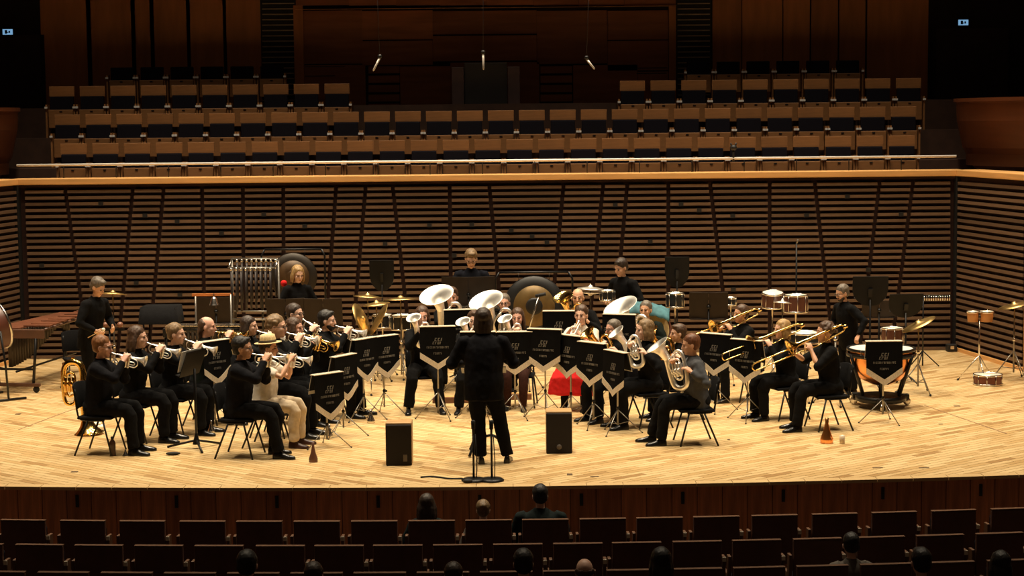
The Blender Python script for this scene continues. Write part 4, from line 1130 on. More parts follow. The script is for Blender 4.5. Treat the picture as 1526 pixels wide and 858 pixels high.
# -- left: inner row
P_('black-haired player with glasses in a black suit, seated in front beside the straw hat', (362, 519), 20.65, -10, top='suit', hair=('short', 'black'), glasses=True, skin='tan', inst='cornet_s', ip=8, ilabel='silver cornet of the black-haired player beside the straw hat', chairlabel=CH('the black-haired player in front'), feet=[(-.05, .02), (.10, .0)])
P_('player in a straw hat, white shirt and cream trousers, playing a cornet', (401, 519), 21.3, -10, top='white', legs='cream', hair=('short', 'dark'), hat=True, skin='tan', sleeves='short', inst='cornet_s', ip=12, ilabel='silver cornet of the player in the straw hat', chairlabel=CH('the player in the straw hat'), shoes='brown')
P_('player with long dark hair, seated behind the straw hat, mouthpiece at her lips', (372, 486), 23.5, -14, hair=('long', 'dark'), female=True, inst='cornet_s', ip=15, ilabel='silver cornet of the dark-haired player behind the straw hat', chairlabel=CH('the dark-haired player behind the straw hat'))
P_('player with curly grey-blond hair and glasses, seated just behind the straw hat', (413, 487), 22.0, -14, hair=('curly', 'ash'), glasses=True, inst='cornet_s', ip=14, ilabel='silver cornet of the player with curly grey-blond hair', chairlabel=CH('the player with curly grey-blond hair'))
P_('player with receding dark hair and glasses, rearmost of the left block, playing a flugelhorn', (440, 468), 24.0, -25, hair=('crop', 'dark'), glasses=True, inst='flugelhorn_s', ip=28, ilabel='large silver flugelhorn tilted down, in the rear of the left block', chairlabel=CH('the rearmost player of the left block'))
P_('player with short auburn hair and a pink face, seated behind a low flared bell', (440, 489), 22.9, -22, hair=('bob', 'brown'), female=True, skin='red', inst='flugelhorn_g', ip=18, ilabel='golden flugelhorn with its bell towards the conductor', chairlabel=CH('the player with short auburn hair'))
P_('dark-haired bearded cornet player in black, nearest the slanting banners', (488, 478), 23.5, -14, hair=('short', 'black'), beard='black', inst='cornet_s', ip=14, ilabel='silver cornet of the dark-haired bearded player', chairlabel=CH('the dark-haired bearded player'), feet=[(.06, 0), (.02, .03)])
# -- middle, front row
P_('player in black half hidden by the banner left of the conductor', (629, 472), 23.95, -82, hair=('bob', 'brown'), skin='red', female=True, legs='black', inst='tenor_horn_s', ip=4, ilabel='silver tenor horn at the left end of the middle front row', chairlabel=CH('the horn player at the left of the middle'), feet=[(.03, .06), (.0, .09)])
P_('player in black hidden behind the conductor, only a knee and horn bell showing', (706, 478), 23.9, -90, hair=('short', 'brown'), inst='tenor_horn_s', ip=4, ilabel='silver tenor horn beside the head of the conductor', chairlabel=CH('the player hidden behind the conductor'), feet=[(0, .08), (0, .08)])
P_('long-haired horn player with dark stockings, right of the conductor', (771, 474), 24.1, -96, hair=('long', 'brown'), female=True, skin='red', legs='stocking', inst='tenor_horn_s', ip=4, ilabel='silver tenor horn of the player with dark stockings', chairlabel=CH('the horn player with dark stockings'), feet=[(.02, -.03), (-.06, -.02)])
P_('player in a white top and bright red skirt, seated in the middle', (866, 470), 24.05, -108, top='white', legs='redskirt', hair=('pony', 'brown'), female=True, sleeves='short', inst='flugelhorn_s', ip=22, ilabel='silver flugelhorn held by the player in the red skirt', chairlabel=CH('the player in the red skirt'))
# -- middle, tubas behind
P_('tuba player with reddish face behind the leftmost big silver bell', (673, 443), 26.0, -88, hair=('short', 'brown'), skin='red', inst='tuba_s', ip=4, iy=4, ilabel='silver tuba with its wide bell leftmost of the row', chairlabel=CH('the leftmost tuba player'))
P_('tuba player with grey hair and glasses behind the big bell above the conductor', (751, 452), 25.75, -92, hair=('crop', 'grey'), glasses=True, skin='red', inst='tuba_s', ip=4, ilabel='silver tuba with its wide bell above the head of the conductor', chairlabel=CH('the tuba player above the conductor'))
P_('bald tuba player in black behind the player in the white top', (861, 444), 25.9, -96, hair=('bald', 'dark'), skin='tan', inst='euphonium_g', ip=4, ilabel='golden euphonium of the bald player behind the white top', chairlabel=CH('the bald player'))
P_('tuba player with short grey hair in dark green, right of the teal cloth', (962, 462), 25.2, -112, top='green', hair=('crop', 'grey'), skin='tan', inst='tuba_s', ip=4, ilabel='silver tuba with golden tubes below the teal cloth', chairlabel=CH('the tuba player below the teal cloth'))
# -- right: baritones and euphoniums
P_('player with short grey-brown hair and glasses, holding a slanted baritone horn', (913, 491), 22.95, -146, hair=('crop', 'grey'), glasses=True, skin='red', inst='baritone_horn_b', ip=6, ir=16, iy=34, ilabel='brass baritone horn slanting before the grey-haired player with glasses', chairlabel=CH('the baritone player with glasses'))
P_('player with shoulder-length light brown hair, playing a baritone in the right block', (960, 492), 22.4, -162, hair=('bob', 'ash'), female=True, inst='baritone_horn_s', ip=4, ir=14, iy=44, ilabel='silver baritone horn of the player with light brown hair', chairlabel=CH('the player with light brown hair'))
P_('player with short brown hair, mostly hidden behind the grey jacket', (1010, 497), 23.0, -166, hair=('short', 'brown'), inst='euphonium_b', ip=4, ir=10, iy=44, ilabel='brass euphonium of the player hidden behind the grey jacket', chairlabel=CH('the player hidden behind the grey jacket'))
P_('auburn-haired player in a grey jacket, seated front right with a euphonium', (1029, 514), 21.2, -175, top='grey', hair=('crop', 'auburn'), skin='tan', inst='euphonium_s', ip=2, ir=12, iy=48, ilabel='silver euphonium on the lap of the player in the grey jacket', chairlabel=CH('the player in the grey jacket'), hp=6, feet=[(.06, 0), (.14, .0)])
# -- right: trombones
P_('trombone player with brown hair, rearmost of the three on the right', (1104, 468), 24.5, -155, hair=('crop', 'brown'), skin='tan', inst='trombone_g', ip=16, ilabel='golden trombone of the rearmost player, sloping down left', chairlabel=CH('the rearmost trombone player'), shoes='black')
P_('trombone player with short blond hair, middle of the three on the right', (1165, 491), 22.95, -160, hair=('bob', 'blond'), female=True, inst='trombone_g', ip=16, ilabel='golden trombone of the blond player, middle of three', chairlabel=CH('the blond trombone player'))
P_('trombone player with brown curly hair and bare forearms, front right, slide far out', (1229, 495), 22.1, -168, hair=('curly', 'brown'), female=True, skin='tan', sleeves='rolled', inst='trombone_far_g', ip=20, ilabel='golden trombone with its slide far out, front right', chairlabel=CH('the front trombone player'), feet=[(.08, 0), (.0, 0)])
# -- percussion players, standing
P_('grey-haired percussionist standing at the far left in black, mallet in hand', (146, 428), 25.1, -28, 'stand', hair=('short', 'grey'), skin='tan', lean=12, hp=28, hands={'L': ((.33, .12, 1.02), (0, -1, -.2)), 'R': ((.30, -.14, .98), (0, 1, -.2))}, group='percussion players')
P_('blond percussionist in black standing before the bronze gong', (444, 409), 27.2, -62, 'stand', hair=('bob', 'blond'), female=True, hp=12, hands={'L': ((.28, .14, 1.05), (0, -1, 0)), 'R': ((.28, -.14, 1.05), (0, 1, 0))}, group='percussion players')
P_('fair-haired percussionist with glasses standing high in the middle behind a wide desk', (702, 386), 27.9, -90, 'stand', hair=('short', 'ash'), glasses=True, top='navy', hp=24, lean=6, hands={'L': ((.30, .14, 1.02), (0, -1, 0)), 'R': ((.30, -.14, 1.02), (0, 1, 0))}, group='percussion players')
P_('dark-haired percussionist in black bending over the teal cloth', (925, 399), 27.2, -135, 'stand', hair=('short', 'dark'), skin='tan', hp=18, lean=14, hands={'L': ((.34, .12, 1.10), (0, 0, -1)), 'R': ((.30, -.16, 1.12), (0, 0, -1))}, group='percussion players')
P_('bearded timpani player with glasses in black, standing at the right', (1255, 437), 24.9, -155, 'stand', hair=('crop', 'grey'), beard='dark', glasses=True, skin='tan', hp=14, lean=10, hands={'L': ((.14, .40, .93), (0, 0, -1)), 'R': ((.30, -.16, 1.0), (0, 1, -.3))}, group='percussion players')
# -- conductor
P_('conductor in a black suit seen from behind, standing at the front of the stage', (720, 477), 20.1, 90, 'stand', top='suit', hair=('bob', 'dark'), hands={'L': ((.32, .20, 1.12), (0, -1, 0)), 'R': ((.34, -.16, 1.20), (0, 1, 0))}, feet=[(0.02, -.07), (.06, .15)], group='conductor', width=1.18)
# -- listeners in the stalls
def listener(label, head, d, ang, hair, top='coat', **k):
    r_ = person(label, head, d, ang, z0=AF, fine=False, group='listeners in the stalls', top=top, hair=hair, smin=0.70, smax=1.2, **k)
    return r_
listener('listener with long dark hair in the seat row nearest the stage', (636, 752), 17.74, 91, ('wavy', 'dark'), female=True)
listener('small listener with a blond bun in the seat row nearest the stage', (720, 760), 17.74, 90, ('bun', 'ash'), female=True, top='greyshirt')
listener('broad listener in a dark hooded coat in the row nearest the stage', (805, 739), 17.78, 90, ('short', 'black'), width=1.28)
listener('short-haired listener in a pale grey top, right of the aisle in the third row', (1268, 812), 15.72, 92, ('crop', 'black'), top='greyshirt')
for i, (px, py, hs, nm) in enumerate(((369, 842, ('short', 'black'), 'dark head of a listener at the bottom edge, leftmost'), (468, 858, ('short', 'dark'), 'low dark head of a listener at the bottom edge, second from left'),
                                      (676, 858, ('short', 'dark'), 'low dark head of a listener at the bottom edge, third from left'), (780, 840, ('short', 'black'), 'dark head of a listener at the bottom edge before the hooded coat'),
                                      (871, 852, ('bald', 'brown'), 'balding head of a listener at the bottom edge'), (985, 838, ('long', 'black'), 'long-haired dark head of a listener at the bottom edge'),
                                      (1372, 838, ('short', 'black'), 'dark head of a listener at the bottom edge, second from right'), (1490, 842, ('long', 'black'), 'dark head of a listener at the bottom right corner'))):
    listener(nm, (px, py), 14.72, 90 + (px - 763) / 120, hs)
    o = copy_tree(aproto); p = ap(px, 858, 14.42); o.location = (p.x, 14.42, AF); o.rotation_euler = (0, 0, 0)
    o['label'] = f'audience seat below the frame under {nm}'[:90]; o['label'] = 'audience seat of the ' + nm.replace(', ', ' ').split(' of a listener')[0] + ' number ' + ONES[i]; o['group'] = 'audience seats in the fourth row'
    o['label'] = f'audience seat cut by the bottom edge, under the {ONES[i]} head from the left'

# ================================================================== stands with banners
for (px, py, d, a, where) in ((322, 508, 22.5, -38, 'before the long-haired balding player'), (490, 557, 21.15, -43, 'nearest the straw hat'), (515, 530, 21.9, -31, 'second along the left slant'),
                              (545, 505, 23.1, -34, 'third along the left slant'), (575, 501, 23.45, -43, 'at the far end of the left slant'), (652, 487, 23.1, -86, 'left of the conductor'), (712, 495, 23.1, -90, 'behind the conductor'),
                              (767, 495, 23.1, -88, 'just right of the conductor'), (810, 491, 23.05, -112, 'third right of the conductor'), (846, 500, 22.95, -138, 'before the red skirt'),
                              (880, 511, 22.35, -137, 'right of the red skirt'), (915, 524, 21.9, -150, 'before the grey-haired baritone player'), (1065, 498, 23.5, -130, 'before the rearmost trombone player'),
                              (1111, 507, 22.75, -130, 'before the blond trombone player'), (1318, 509, 22.45, -88, 'before the timpani')):
    p = ap(px, py, d)
    banner_stand(p.x, p.y, R(a), where, p.z)
for (px, py, d, a, where) in ((686, 462, 25.1, -80, 'of the leftmost tuba player'), (833, 464, 25.05, -92, 'of the bald player'), (922, 469, 24.5, -108, 'below the silver tuba at the right')):
    p = ap(px, py, d); banner_stand(p.x, p.y, R(a), where, p.z)
# conductor's stand and microphones at the stage edge
p = gp(722, 672)
t = thing('conductor_stand', 'black stand with arched feet in front of the conductor', 'music stand', (p.x, 20.62, 0), R(90))
MB().tube([(0, 0, .05), (0, 0, .92)], .02, 10).build('pole', M_blackm, t)
for a in (R(35), R(145), R(-90)):
    T('arched_foot', [(0, 0, .20), (.10 * math.cos(a), .10 * math.sin(a), .215), (.20 * math.cos(a), .20 * math.sin(a), .14), (.29 * math.cos(a), .29 * math.sin(a), .014)], .016, M_blackm, t)
flat(MB().box((-.02, 0, .98), (.36, .52, .012), Matrix.Rotation(R(18), 4, 'Y')), 'desk', M_blackm, t)
for (px, top, lab) in ((706, 626, 'black microphone on a round-based stand, left of two at the stage edge'), (733, 626, 'black microphone on a round-based stand, right of two at the stage edge')):
    p = gp(px, 716); zt = ap(px, top, p.y).z
    t = thing('microphone_stand', lab, 'microphone', p, 0, 'microphones at the stage edge')
    MB().lathe([(0, 0), (.13, 0), (.132, .012), (.11, .026), (.02, .034), (0, .034)], 26).build('round_base', M_blackm, t)
    MB().tube([(0, 0, .03), (0, 0, zt - .14)], .012, 8).build('pole', M_blackm, t)
    MB().tube([(0, 0, zt - .16), (0, 0, zt - .10), (0, 0, zt - .09), (0, 0, zt - .01), (0, 0, zt)], [.012, .014, .022, .024, .016], 10).build('microphone_head', M_rubber, t)
    MB().tube([(.03, 0, .03), (.035, -.01, .2), (.02, 0, zt - .15)], .006, 6).build('cable', M_rubber, t)
p = gp(697, 719); o = MB().ell((0, 0, .022), (.05, .045, .022)).build('weight_bag', M_rubber); o.location = p; tag(o, 'small black lump beside the left microphone base', 'weight')
pts = [gp(x, y) + V((0, 0, .008)) for x, y in ((690, 714), (670, 714), (655, 712), (640, 711), (627, 712))]
o = MB().tube(smoothpath(pts, None, 5)[0], .010, 6).build('cable', M_rubber); tag(o, 'dark cable lying on the stage left of the microphones', 'cable')
# loudspeakers
for (x0, x1, yb, yt, lab, lx) in ((575, 614, 694, 626, 'black box loudspeaker with pale wooden top, left of the conductor', .35), (814, 853, 676, 609, 'black box loudspeaker with orange wooden top, right of the conductor', 0.0)):
    a, b_ = gp(x0, yb), gp(x1, yb); wd = b_.x - a.x; h = ap((x0 + x1) / 2, yt + 4, a.y).z
    t = thing('loudspeaker', lab, 'speaker', ((a.x + b_.x) / 2, a.y + .13, 0), 0, 'loudspeakers on the stage floor')
    wm = mat('speaker_wood', (0.50, 0.30, 0.13), 0.5, stretch=(1, 6, 1))
    flat(MB().box((0, .01, h / 2), (wd, .25, h)), 'cabinet', wm, t, bevel=.012)
    flat(MB().box((0, -.125, h / 2 - .01), (wd - .004, .022, h - .022)), 'grille', mat('speaker_grille', (.007, .004, .004), .8, scale=200, bump=.2), t, bevel=.012)
    if lx: flat(MB().box((wd * lx * .7, -.139, h * .18), (.045, .006, .075)), 'badge', mat('badge_grey', (.10, .085, .075), .5), t)
    else: MB().lathe([(0, .006), (.026, .006), (.030, 0)], 18, Matrix.Translation((0, -.136, h * .16)) @ Matrix.Rotation(R(90), 4, 'X')).build('badge', mat('badge_grey', (.10, .085, .075), .5), t)
# mutes, bottles and cases on the floor
def mute(px, py, m, lab, h=.16, r=.055):
    p = gp(px, py); o = MB().lathe([(0, 0), (r, 0), (r * 1.02, h * .18), (r * .6, h * .45), (r * .28, h * .8), (r * .3, h), (0, h)], 16).build('mute', m); o.location = p
    tag(o, lab, 'mute', 'mutes on the floor')
mute(1232, 660, M_copper, 'tall coppery trombone mute under the front trombone chair', .30, .075)
mute(467, 688, mat('mute_brown', (.12, .05, .03), .4), 'brown mute between the legs of the stand near the straw hat', .22, .05)
mute(553, 630, M_steel, 'steel mute with dark top on the floor below the slanting banners', .17, .05)
mute(187, 680, M_steel, 'small steel mute under the chair of the ginger-haired player', .08, .035)
mute(491, 652, M_steel, 'steel mute standing behind the banner nearest the straw hat', .16, .045)
mute(315, 645, M_steel, 'steel mute below the banner of the long-haired player', .16, .045)
p = gp(168, 679); t = thing('water_bottle', 'dark brown bottle standing under the chair at the left', 'bottle', p)
MB().lathe([(0, 0), (.036, 0), (.037, .15), (.03, .17), (.016, .19), (.016, .205)], 14).build('bottle_body', mat('bottle_brown', (.05, .022, .012), .3), t); MB().lathe([(.018, .20), (.018, .225), (0, .227)], 12).build('bottle_cap', M_rubber, t)
p = gp(1255, 661); o = MB().lathe([(0, 0), (.03, 0), (.034, .10), (.031, .10), (.028, .005), (0, .004)], 14).build('drinking_glass', mat('pale_cup', (.62, .52, .38), .3)); o.location = p; tag(o, 'small pale cup beside the coppery mute', 'cup')
p = gp(258, 678); o = MB().ell((0, 0, .02), (.085, .03, .02)).build('black_mute_bag', M_rubber); o.location = p; o.rotation_euler = (0, 0, .1); tag(o, 'flat black object lying left of the microphone stand foot', 'bag')
# black desk stand of the left row, tripod foot
p = gp(293, 668)
t = thing('music_stand', 'black desk stand with tripod foot before the left cornet row', 'music stand', p, R(-20), 'folding music stands')
MB().tube([(0, 0, .06), (0, 0, .95)], .016, 8).build('pole', M_blackm, t)
MB().lathe([(.045, .05), (.02, .16), (.016, .18)], 10).build('tripod_hub', M_blackm, t)
for k in range(3):
    a = R(20) + PI * .28 + 2 * PI * k / 3; MB().tube([(0, 0, .10), (.36 * math.cos(a), .36 * math.sin(a), .012)], .014, 7).build('leg', M_blackm, t)
Mx = Matrix.Translation((-.02, 0, 1.02)) @ Matrix.Rotation(R(20), 4, 'Y')
flat(MB().box((0, 0, 0), (.008, .46, .32), Mx), 'desk', M_blackm, t); flat(MB().box((-.03, 0, -.15), (.06, .46, .008), Mx), 'desk_lip', M_blackm, t)
c_ = sheet_((p.x - .05, p.y, 1.05), R(-20), 'white sheet music on the black desk stand at the left', 'sheet music')

# ================================================================== percussion
a, b_ = gp(22, 578), gp(128, 540)
a = V((-7.12, 25.85, 0)); b_ = V((-6.78, 28.0, 0)); d = b_ - a
keyboard_percussion('marimba', 'dark wooden marimba on wheels at the far left of the stage', 'marimba', (a + b_) / 2, math.atan2(d.y, d.x), d.length, .72, .46, 24, .92, M_rose)
# big drum cut by the left edge
p = ap(0, 470, 25.3)
t = thing('bass_drum', 'large tilted drum with bright rim at the left edge of the frame', 'drum', (p.x - .10, p.y, 0), R(40))
Md = Matrix.Translation((-.15, 0, .98)) @ Matrix.Rotation(R(78), 4, 'Y')
MB().lathe([(.33, 0), (.33, .26)], 30, Md).build('shell', M_tomwood, t); MB().lathe([(0, .262), (.32, .262)], 30, Md).build('drum_head', mat('dark_head', (.10, .075, .05), .5), t)
for z in (0, .26): MB().lathe([(.325, z - .015), (.345, z - .015), (.345, z + .015), (.325, z + .015), (.325, z - .015)], 30, Md).build('hoop', M_steel, t)
for s in (-1, 1):
    MB().tube([(-.05, s * .34, .98), (0, s * .36, .5), (.02, s * .38, .02)], .016, 8).build('stand_leg', M_blackm, t); MB().tube([(-.28, s * .38, .02), (.28, s * .38, .02)], .016, 8).build('stand_foot', M_blackm, t)
MB().tube([(0, -.36, .45), (0, .36, .45)], .014, 8).build('stand_bar', M_blackm, t)
chair((-6.28, 26.15, 0), R(-60), 'empty black chair beside the marimba', 'stacking chairs')
# brass tuba standing on its bell behind the left chair
p = gp(128, 645)
tb = make_upright(M_brass, 'tuba', 1.2, .19, .055, .27, (0, -.12, 1)); tb['label'] = 'brass tuba standing upside down on its bell behind the left chair'; tb['group'] = 'spare instruments'
tb.rotation_euler = (PI, 0, R(-96)); tb.location = (p.x - .12, p.y + .12, .392)
q = gp(147, 640); t = thing('folded_cloth', 'small white folded cloth on the floor by the upside-down tuba', 'cloth', q, .2)
flat(MB().box((0, 0, .03), (.17, .12, .06)), 'fold', M_white, t, bevel=.02); flat(MB().box((-.02, .01, .075), (.10, .09, .03)), 'fold', M_white, t, bevel=.012)
cymbal_stand(168, 436, 26.4, 'suspended cymbal shining beside the grey-haired percussionist', .21, R(8), 1.2)
# mallet in the percussionist's hand
a, b_ = ap(131, 503, 24.8), ap(154, 491, 24.75)
t = thing('mallet', 'mallet with pale head in the hand of the grey-haired percussionist', 'mallet', a); MB().tube([(0, 0, 0), b_ - a], .007, 6).build('handle', mat('stick_wood', (.5, .33, .16), .5), t); MB().ell(b_ - a, .026, nu=10, nv=7).build('mallet_head', M_white, t)
# temple blocks right of him
p = ap(163, 486, 26.0); t = thing('temple_blocks', 'small rack of round wooden blocks beside the suspended cymbal', 'percussion', (p.x, p.y, 0)); legs_under(t, p.z - .05, .22, M_blackm)
flat(MB().box((0, 0, p.z - .05), (.42, .05, .03)), 'rack_bar', M_blackm, t)
for k in range(4): MB().ell((-.16 + k * .105, 0, p.z + .02), (.045, .05, .042), nu=12, nv=8).build('block', mat('block_wood', (.20, .085, .05), .4), t)
# covered table
p = ap(240, 458, 26.6); t = thing('percussion_table', 'table under a black cloth behind the left cornet row', 'table', (p.x, p.y, 0))
flat(MB().box((0, 0, p.z), (.52, .55, .03)), 'table_top', M_blackm, t)
vs_, fs_ = [], []
for k in range(32):
    a = 2 * PI * k / 32; sx = .27 * max(-1, min(1, 1.35 * math.cos(a))); sy = .285 * max(-1, min(1, 1.35 * math.sin(a)))
    vs_ += [(sx, sy, p.z + .022), (sx * (1.05 + .05 * (k % 2)), sy * (1.05 + .05 * (k % 2)), p.z - .22)]
for k in range(32): fs_.append((2 * k, 2 * k + 1, (2 * k + 3) % 64, (2 * k + 2) % 64))
fs_.append(tuple(range(0, 64, 2)))
MB().add(vs_, fs_).build('cloth_cover', M_fabric, t)
for sx in (-.22, .22):
    for sy in (-.22, .22): MB().tube([(sx, sy, 0), (sx, sy, p.z)], .014, 6).build('leg', M_blackm, t)
# rack with an orange wooden bar, white bells hanging
a, b_ = ap(290, 435, 26.6), ap(345, 443, 26.4); t = thing('percussion_rack', 'rack with an orange wooden bar left of the tubular bells', 'rack', (a.x, a.y, 0)); q = b_ - a
flat(MB().box((q.x / 2, q.y / 2, a.z + q.z / 2), (q.length, .06, .035), None), 'top_bar', mat('orange_wood', (.62, .20, .05), .4), t)
for f_ in (0.02, .98):
    MB().tube([(q.x * f_, q.y * f_, .02), (q.x * f_, q.y * f_, a.z - .02)], .014, 8).build('post', M_alu, t); MB().tube([(q.x * f_, q.y * f_ - .2, .02), (q.x * f_, q.y * f_ + .2, .02)], .014, 8).build('foot', M_alu, t)
p = ap(319, 448, 26.45); t = thing('bell_cluster', 'white bell hanging below the orange wooden bar', 'bell', p); MB().lathe([(.075, -.06), (.06, -.03), (.045, .03), (.02, .06), (0, .065)], 16).build('bell_cup', M_steel, t); MB().tube([(0, 0, .06), (0, 0, .11)], .006, 6).build('hanger', M_black, t)
# grey board behind the rack
double_desk(322, 462, 27.0, R(-80), 'wide brown desk behind the orange wooden bar', .62, .40)
# vibraphone with pale bars behind the cornets
p = ap(338, 487, 25.3); keyboard_percussion('vibraphone', 'vibraphone with pale metal bars behind the left cornet row', 'vibraphone', (p.x - .25, p.y + .1, 0), R(-6), 1.15, .42, .32, 18, p.z, M_steel, True, M_blackm)
# tubular bells
a, b_ = ap(347, 460, 26.5), ap(412, 460, 26.5); zt, zb = ap(380, 388, 26.5).z, ap(380, 470, 26.5).z
t = thing('tubular_bells', 'set of tubular bells in a chrome-topped frame on the left', 'tubular bells', ((a.x + b_.x) / 2, 26.5, 0), R(-8)); W_ = (b_.x - a.x) / 2 + .03
for s in (-1, 1):
    MB().tube([(s * W_, .08, .03), (s * W_, .08, zt + .02)], .016, 8).build('post', M_alu, t); MB().tube([(s * W_, -.22, .04), (s * W_, .35, .04)], .018, 8).build('foot', M_steel, t)
    MB().tube([(s * W_, .08, zt + .02), (s * W_, -.10, zt - .10)], .014, 8).build('top_arm', M_steel, t)
for (yy, z) in ((.08, zt + .02), (-.10, zt - .10), (.02, zb + .06), (.02, zb - .06)): MB().tube([(-W_, yy, z), (W_, yy, z)], .013, 8).build('cross_rail', M_alu, t)
for k in range(18):
    row = k % 2; x = -W_ + .04 + (2 * W_ - .08) * k / 17; L_ = .62 - .012 * k * .5
    z1 = (zt if row else zt - .11) + .03; yy = .08 if row else -.10
    q = MB().tube([(x, yy, z1 - .06), (x, yy, z1 - .06 - L_)], .017, 10).build('tube', mat('bell_tube', (.045, .037, .037), .5, .4), t); MB().lathe([(0, .0), (.02, 0), (.021, -.04), (0, -.04)], 10, Matrix.Translation((x, yy, z1 - .02))).build('tube_cap', M_steel, q)
M_gongface = mat('gong_bronze', (.085, .046, .018), .5, .2, var=.3, scale=8); M_gongdark = mat('gong_dark', (.035, .028, .022), .5, .4)
M_gongbright = mat('gong_gold', (.20, .125, .042), .45, .3, var=.2, scale=8); M_gongbl = mat('gong_black', (.015, .015, .016), .5)
gong(437, 412, 28.0, .37, 'dull bronze gong with a thin dark rim behind the blond percussionist', M_gongdark, M_gongface, M_gongface)
gong(796, 456, 27.2, .46, 'big gong with black rim, gold ring and black centre', M_gongbl, M_gongbright, M_gongbl)
p = ap(423, 422, 27.3); t = thing('mallet', 'mallet with a red ball head before the bronze gong', 'mallet', p); MB().ell((0, 0, 0), .05, nu=12, nv=8).build('mallet_head', CL['red'], t); MB().tube([(0, 0, 0), (.10, -.06, -.22), (.14, -.10, -.34)], .010, 6).build('handle', M_black, t)
double_desk(426, 466, 26.3, R(-84), 'wide brown desk below the bronze gong, left of two', .56, .44)
double_desk(482, 466, 26.3, R(-92), 'wide brown desk below the bronze gong, right of two', .56, .44)
orch_at(569, 410, 27.2, R(-90), 'black stand with curved lower edge above the left cymbals', .74)
cymbal_stand(548, 440, 26.9, 'flat cymbal at the left of the cymbal group', .22, R(5), 0.5); cymbal_stand(561, 451, 26.3, 'low cymbal at the front of the cymbal group', .20, R(-6), 0.3); cymbal_stand(597, 444, 26.6, 'wide cymbal at the right of the cymbal group', .26, R(4), 2.0)
tom(600, 480, 26.9, .17, .20, 'dark tom drum below the wide cymbal', M_black)
tom(570, 478, 27.1, .15, .18, 'dark tom drum behind the golden crash cymbals', M_black)
# pair of crash cymbals in a cradle
p = ap(552, 497, 25.4); t = thing('crash_cymbal_cradle', 'pair of golden crash cymbals set upright in a cradle', 'cymbals', (p.x, p.y, 0)); legs_under(t, p.z - .02, .24)
for s, tl in ((-1, -24), (1, 30)):
    MB().lathe(disc_profile(.25), 30, Matrix.Translation((s * .12, 0, p.z + .20)) @ Matrix.Rotation(R(s * 13), 4, 'Z') @ Matrix.Rotation(R(90 + tl), 4, 'Y')).build('cymbal', M_bronze, t)
flat(MB().box((0, 0, p.z - .03), (.30, .12, .03)), 'cradle', M_black, t)
double_desk(698, 437, 26.9, R(-90), 'very wide brown desk in front of the fair-haired percussionist', .80, .52)
# behind the tubas: low glockenspiel with pale bars
p = ap(702, 462, 26.0)
p = ap(712, 459, 26.6); keyboard_percussion('glockenspiel', 'glockenspiel with pale bars between the two left tubas', 'glockenspiel', (p.x, p.y, 0), R(-3), .62, .34, .22, 16, p.z, M_steel, False, M_blackm)
# slanting boom microphone before the big gong
a, b_ = ap(786, 492, 25.6), ap(803, 441, 25.6); t = thing('boom_microphone', 'silver boom stand slanting up before the big gong', 'microphone', (a.x, a.y, 0)); legs_under(t, a.z, .26, M_alu); q = V((b_.x - a.x, 0, b_.z))
MB().tube([(0, 0, a.z - .05), q], [.012, .016], 8).build('boom_arm', M_steel, t); MB().tube([q - V((.05, 0, 0)), q + V((.10, 0, .03))], [.022, .026], 8).build('microphone_head', M_rubber, t)
cymbal_stand(880, 428, 26.6, 'pale hi-hat cymbal left of the teal cloth', .20, R(3), 0.0, mat('pale_cymbal', (.70, .66, .60), .4, .9), True)
tom(905, 440, 27.0, .11, .14, 'small pale-topped drum beside the hi-hat', M_black, 'small_drum')
# bass drum laid flat with a teal cloth
p = ap(962, 458, 26.6); t = thing('concert_bass_drum', 'large drum with tan head tilted under the teal cloth', 'drum', (p.x, p.y, 0), R(-70))
Md = Matrix.Translation((.0, 0, p.z - .34)) @ Matrix.Rotation(R(68), 4, 'Y') @ Matrix.Translation((0, 0, -.16))
MB().lathe([(.32, 0), (.32, .32)], 36, Md).build('shell', M_black, t); MB().lathe([(0, .322), (.31, .322)], 36, Md).build('drum_head', M_tan, t); MB().lathe([(0, -.002), (.31, -.002)], 36, Md).build('drum_head', M_tan, t)
for z in (0, .32): MB().lathe([(.315, z - .018), (.34, z - .018), (.34, z + .018), (.315, z + .018), (.315, z - .018)], 36, Md).build('hoop', M_tomwood, t)
for s in (-1, 1): MB().tube([(-.3, s * .36, .02), (0, s * .36, .5), (.3, s * .36, .02)], .016, 8).build('stand_leg', M_blackm, t); MB().tube([(0, s * .36, .5), (0, s * .33, p.z - .34)], .014, 8).build('stand_arm', M_blackm, t)
# the cloth lies over the top of that drum
mt = mat('teal_cloth', (.055, .165, .20), .85, var=.3, scale=10, bump=.3)
cm = MB(); vs_, fs_ = [], []
NX, NY = 16, 8
c0 = V((p.x + .02, p.y - .02, p.z + .06))
for i in range(NX + 1):
    for j in range(NY + 1):
        u, v = i / NX - .5, j / NY - .5
        x = u * .66; y = v * .40
        z = -.05 * (2 * abs(u)) ** 2.2 - .10 * u - .14 * max(0, -v * 2) ** 2 + .012 * math.sin(u * 31 + v * 9) + .008 * math.sin(v * 25)
        vs_.append((x, y, z))
for i in range(NX):
    for j in range(NY): a = i * (NY + 1) + j; fs_.append((a, a + NY + 1, a + NY + 2, a + 1))
o = cm.add(vs_, fs_).build('cloth', mt); o.location = c0; o.rotation_euler = (0, 0, R(-6)); sm = o.modifiers.new('thick', 'SOLIDIFY'); sm.thickness = .008; tag(o, 'teal cloth draped over the large drum', 'cloth')
tom(1006, 447, 27.0, .13, .20, 'tall dark drum with steel hoops right of the teal cloth', M_black, 'side_drum')
orch_at(1009, 405, 27.4, R(-92), 'black stand with curved lower edge right of the teal cloth', .74)
double_desk(1056, 455, 25.9, R(-95), 'wide brown desk behind the rearmost trombone player', .56, .40)
tom(1089, 449, 26.0, .08, .10, 'small steel-rimmed drum above the rearmost trombone player', M_black, 'small_drum')
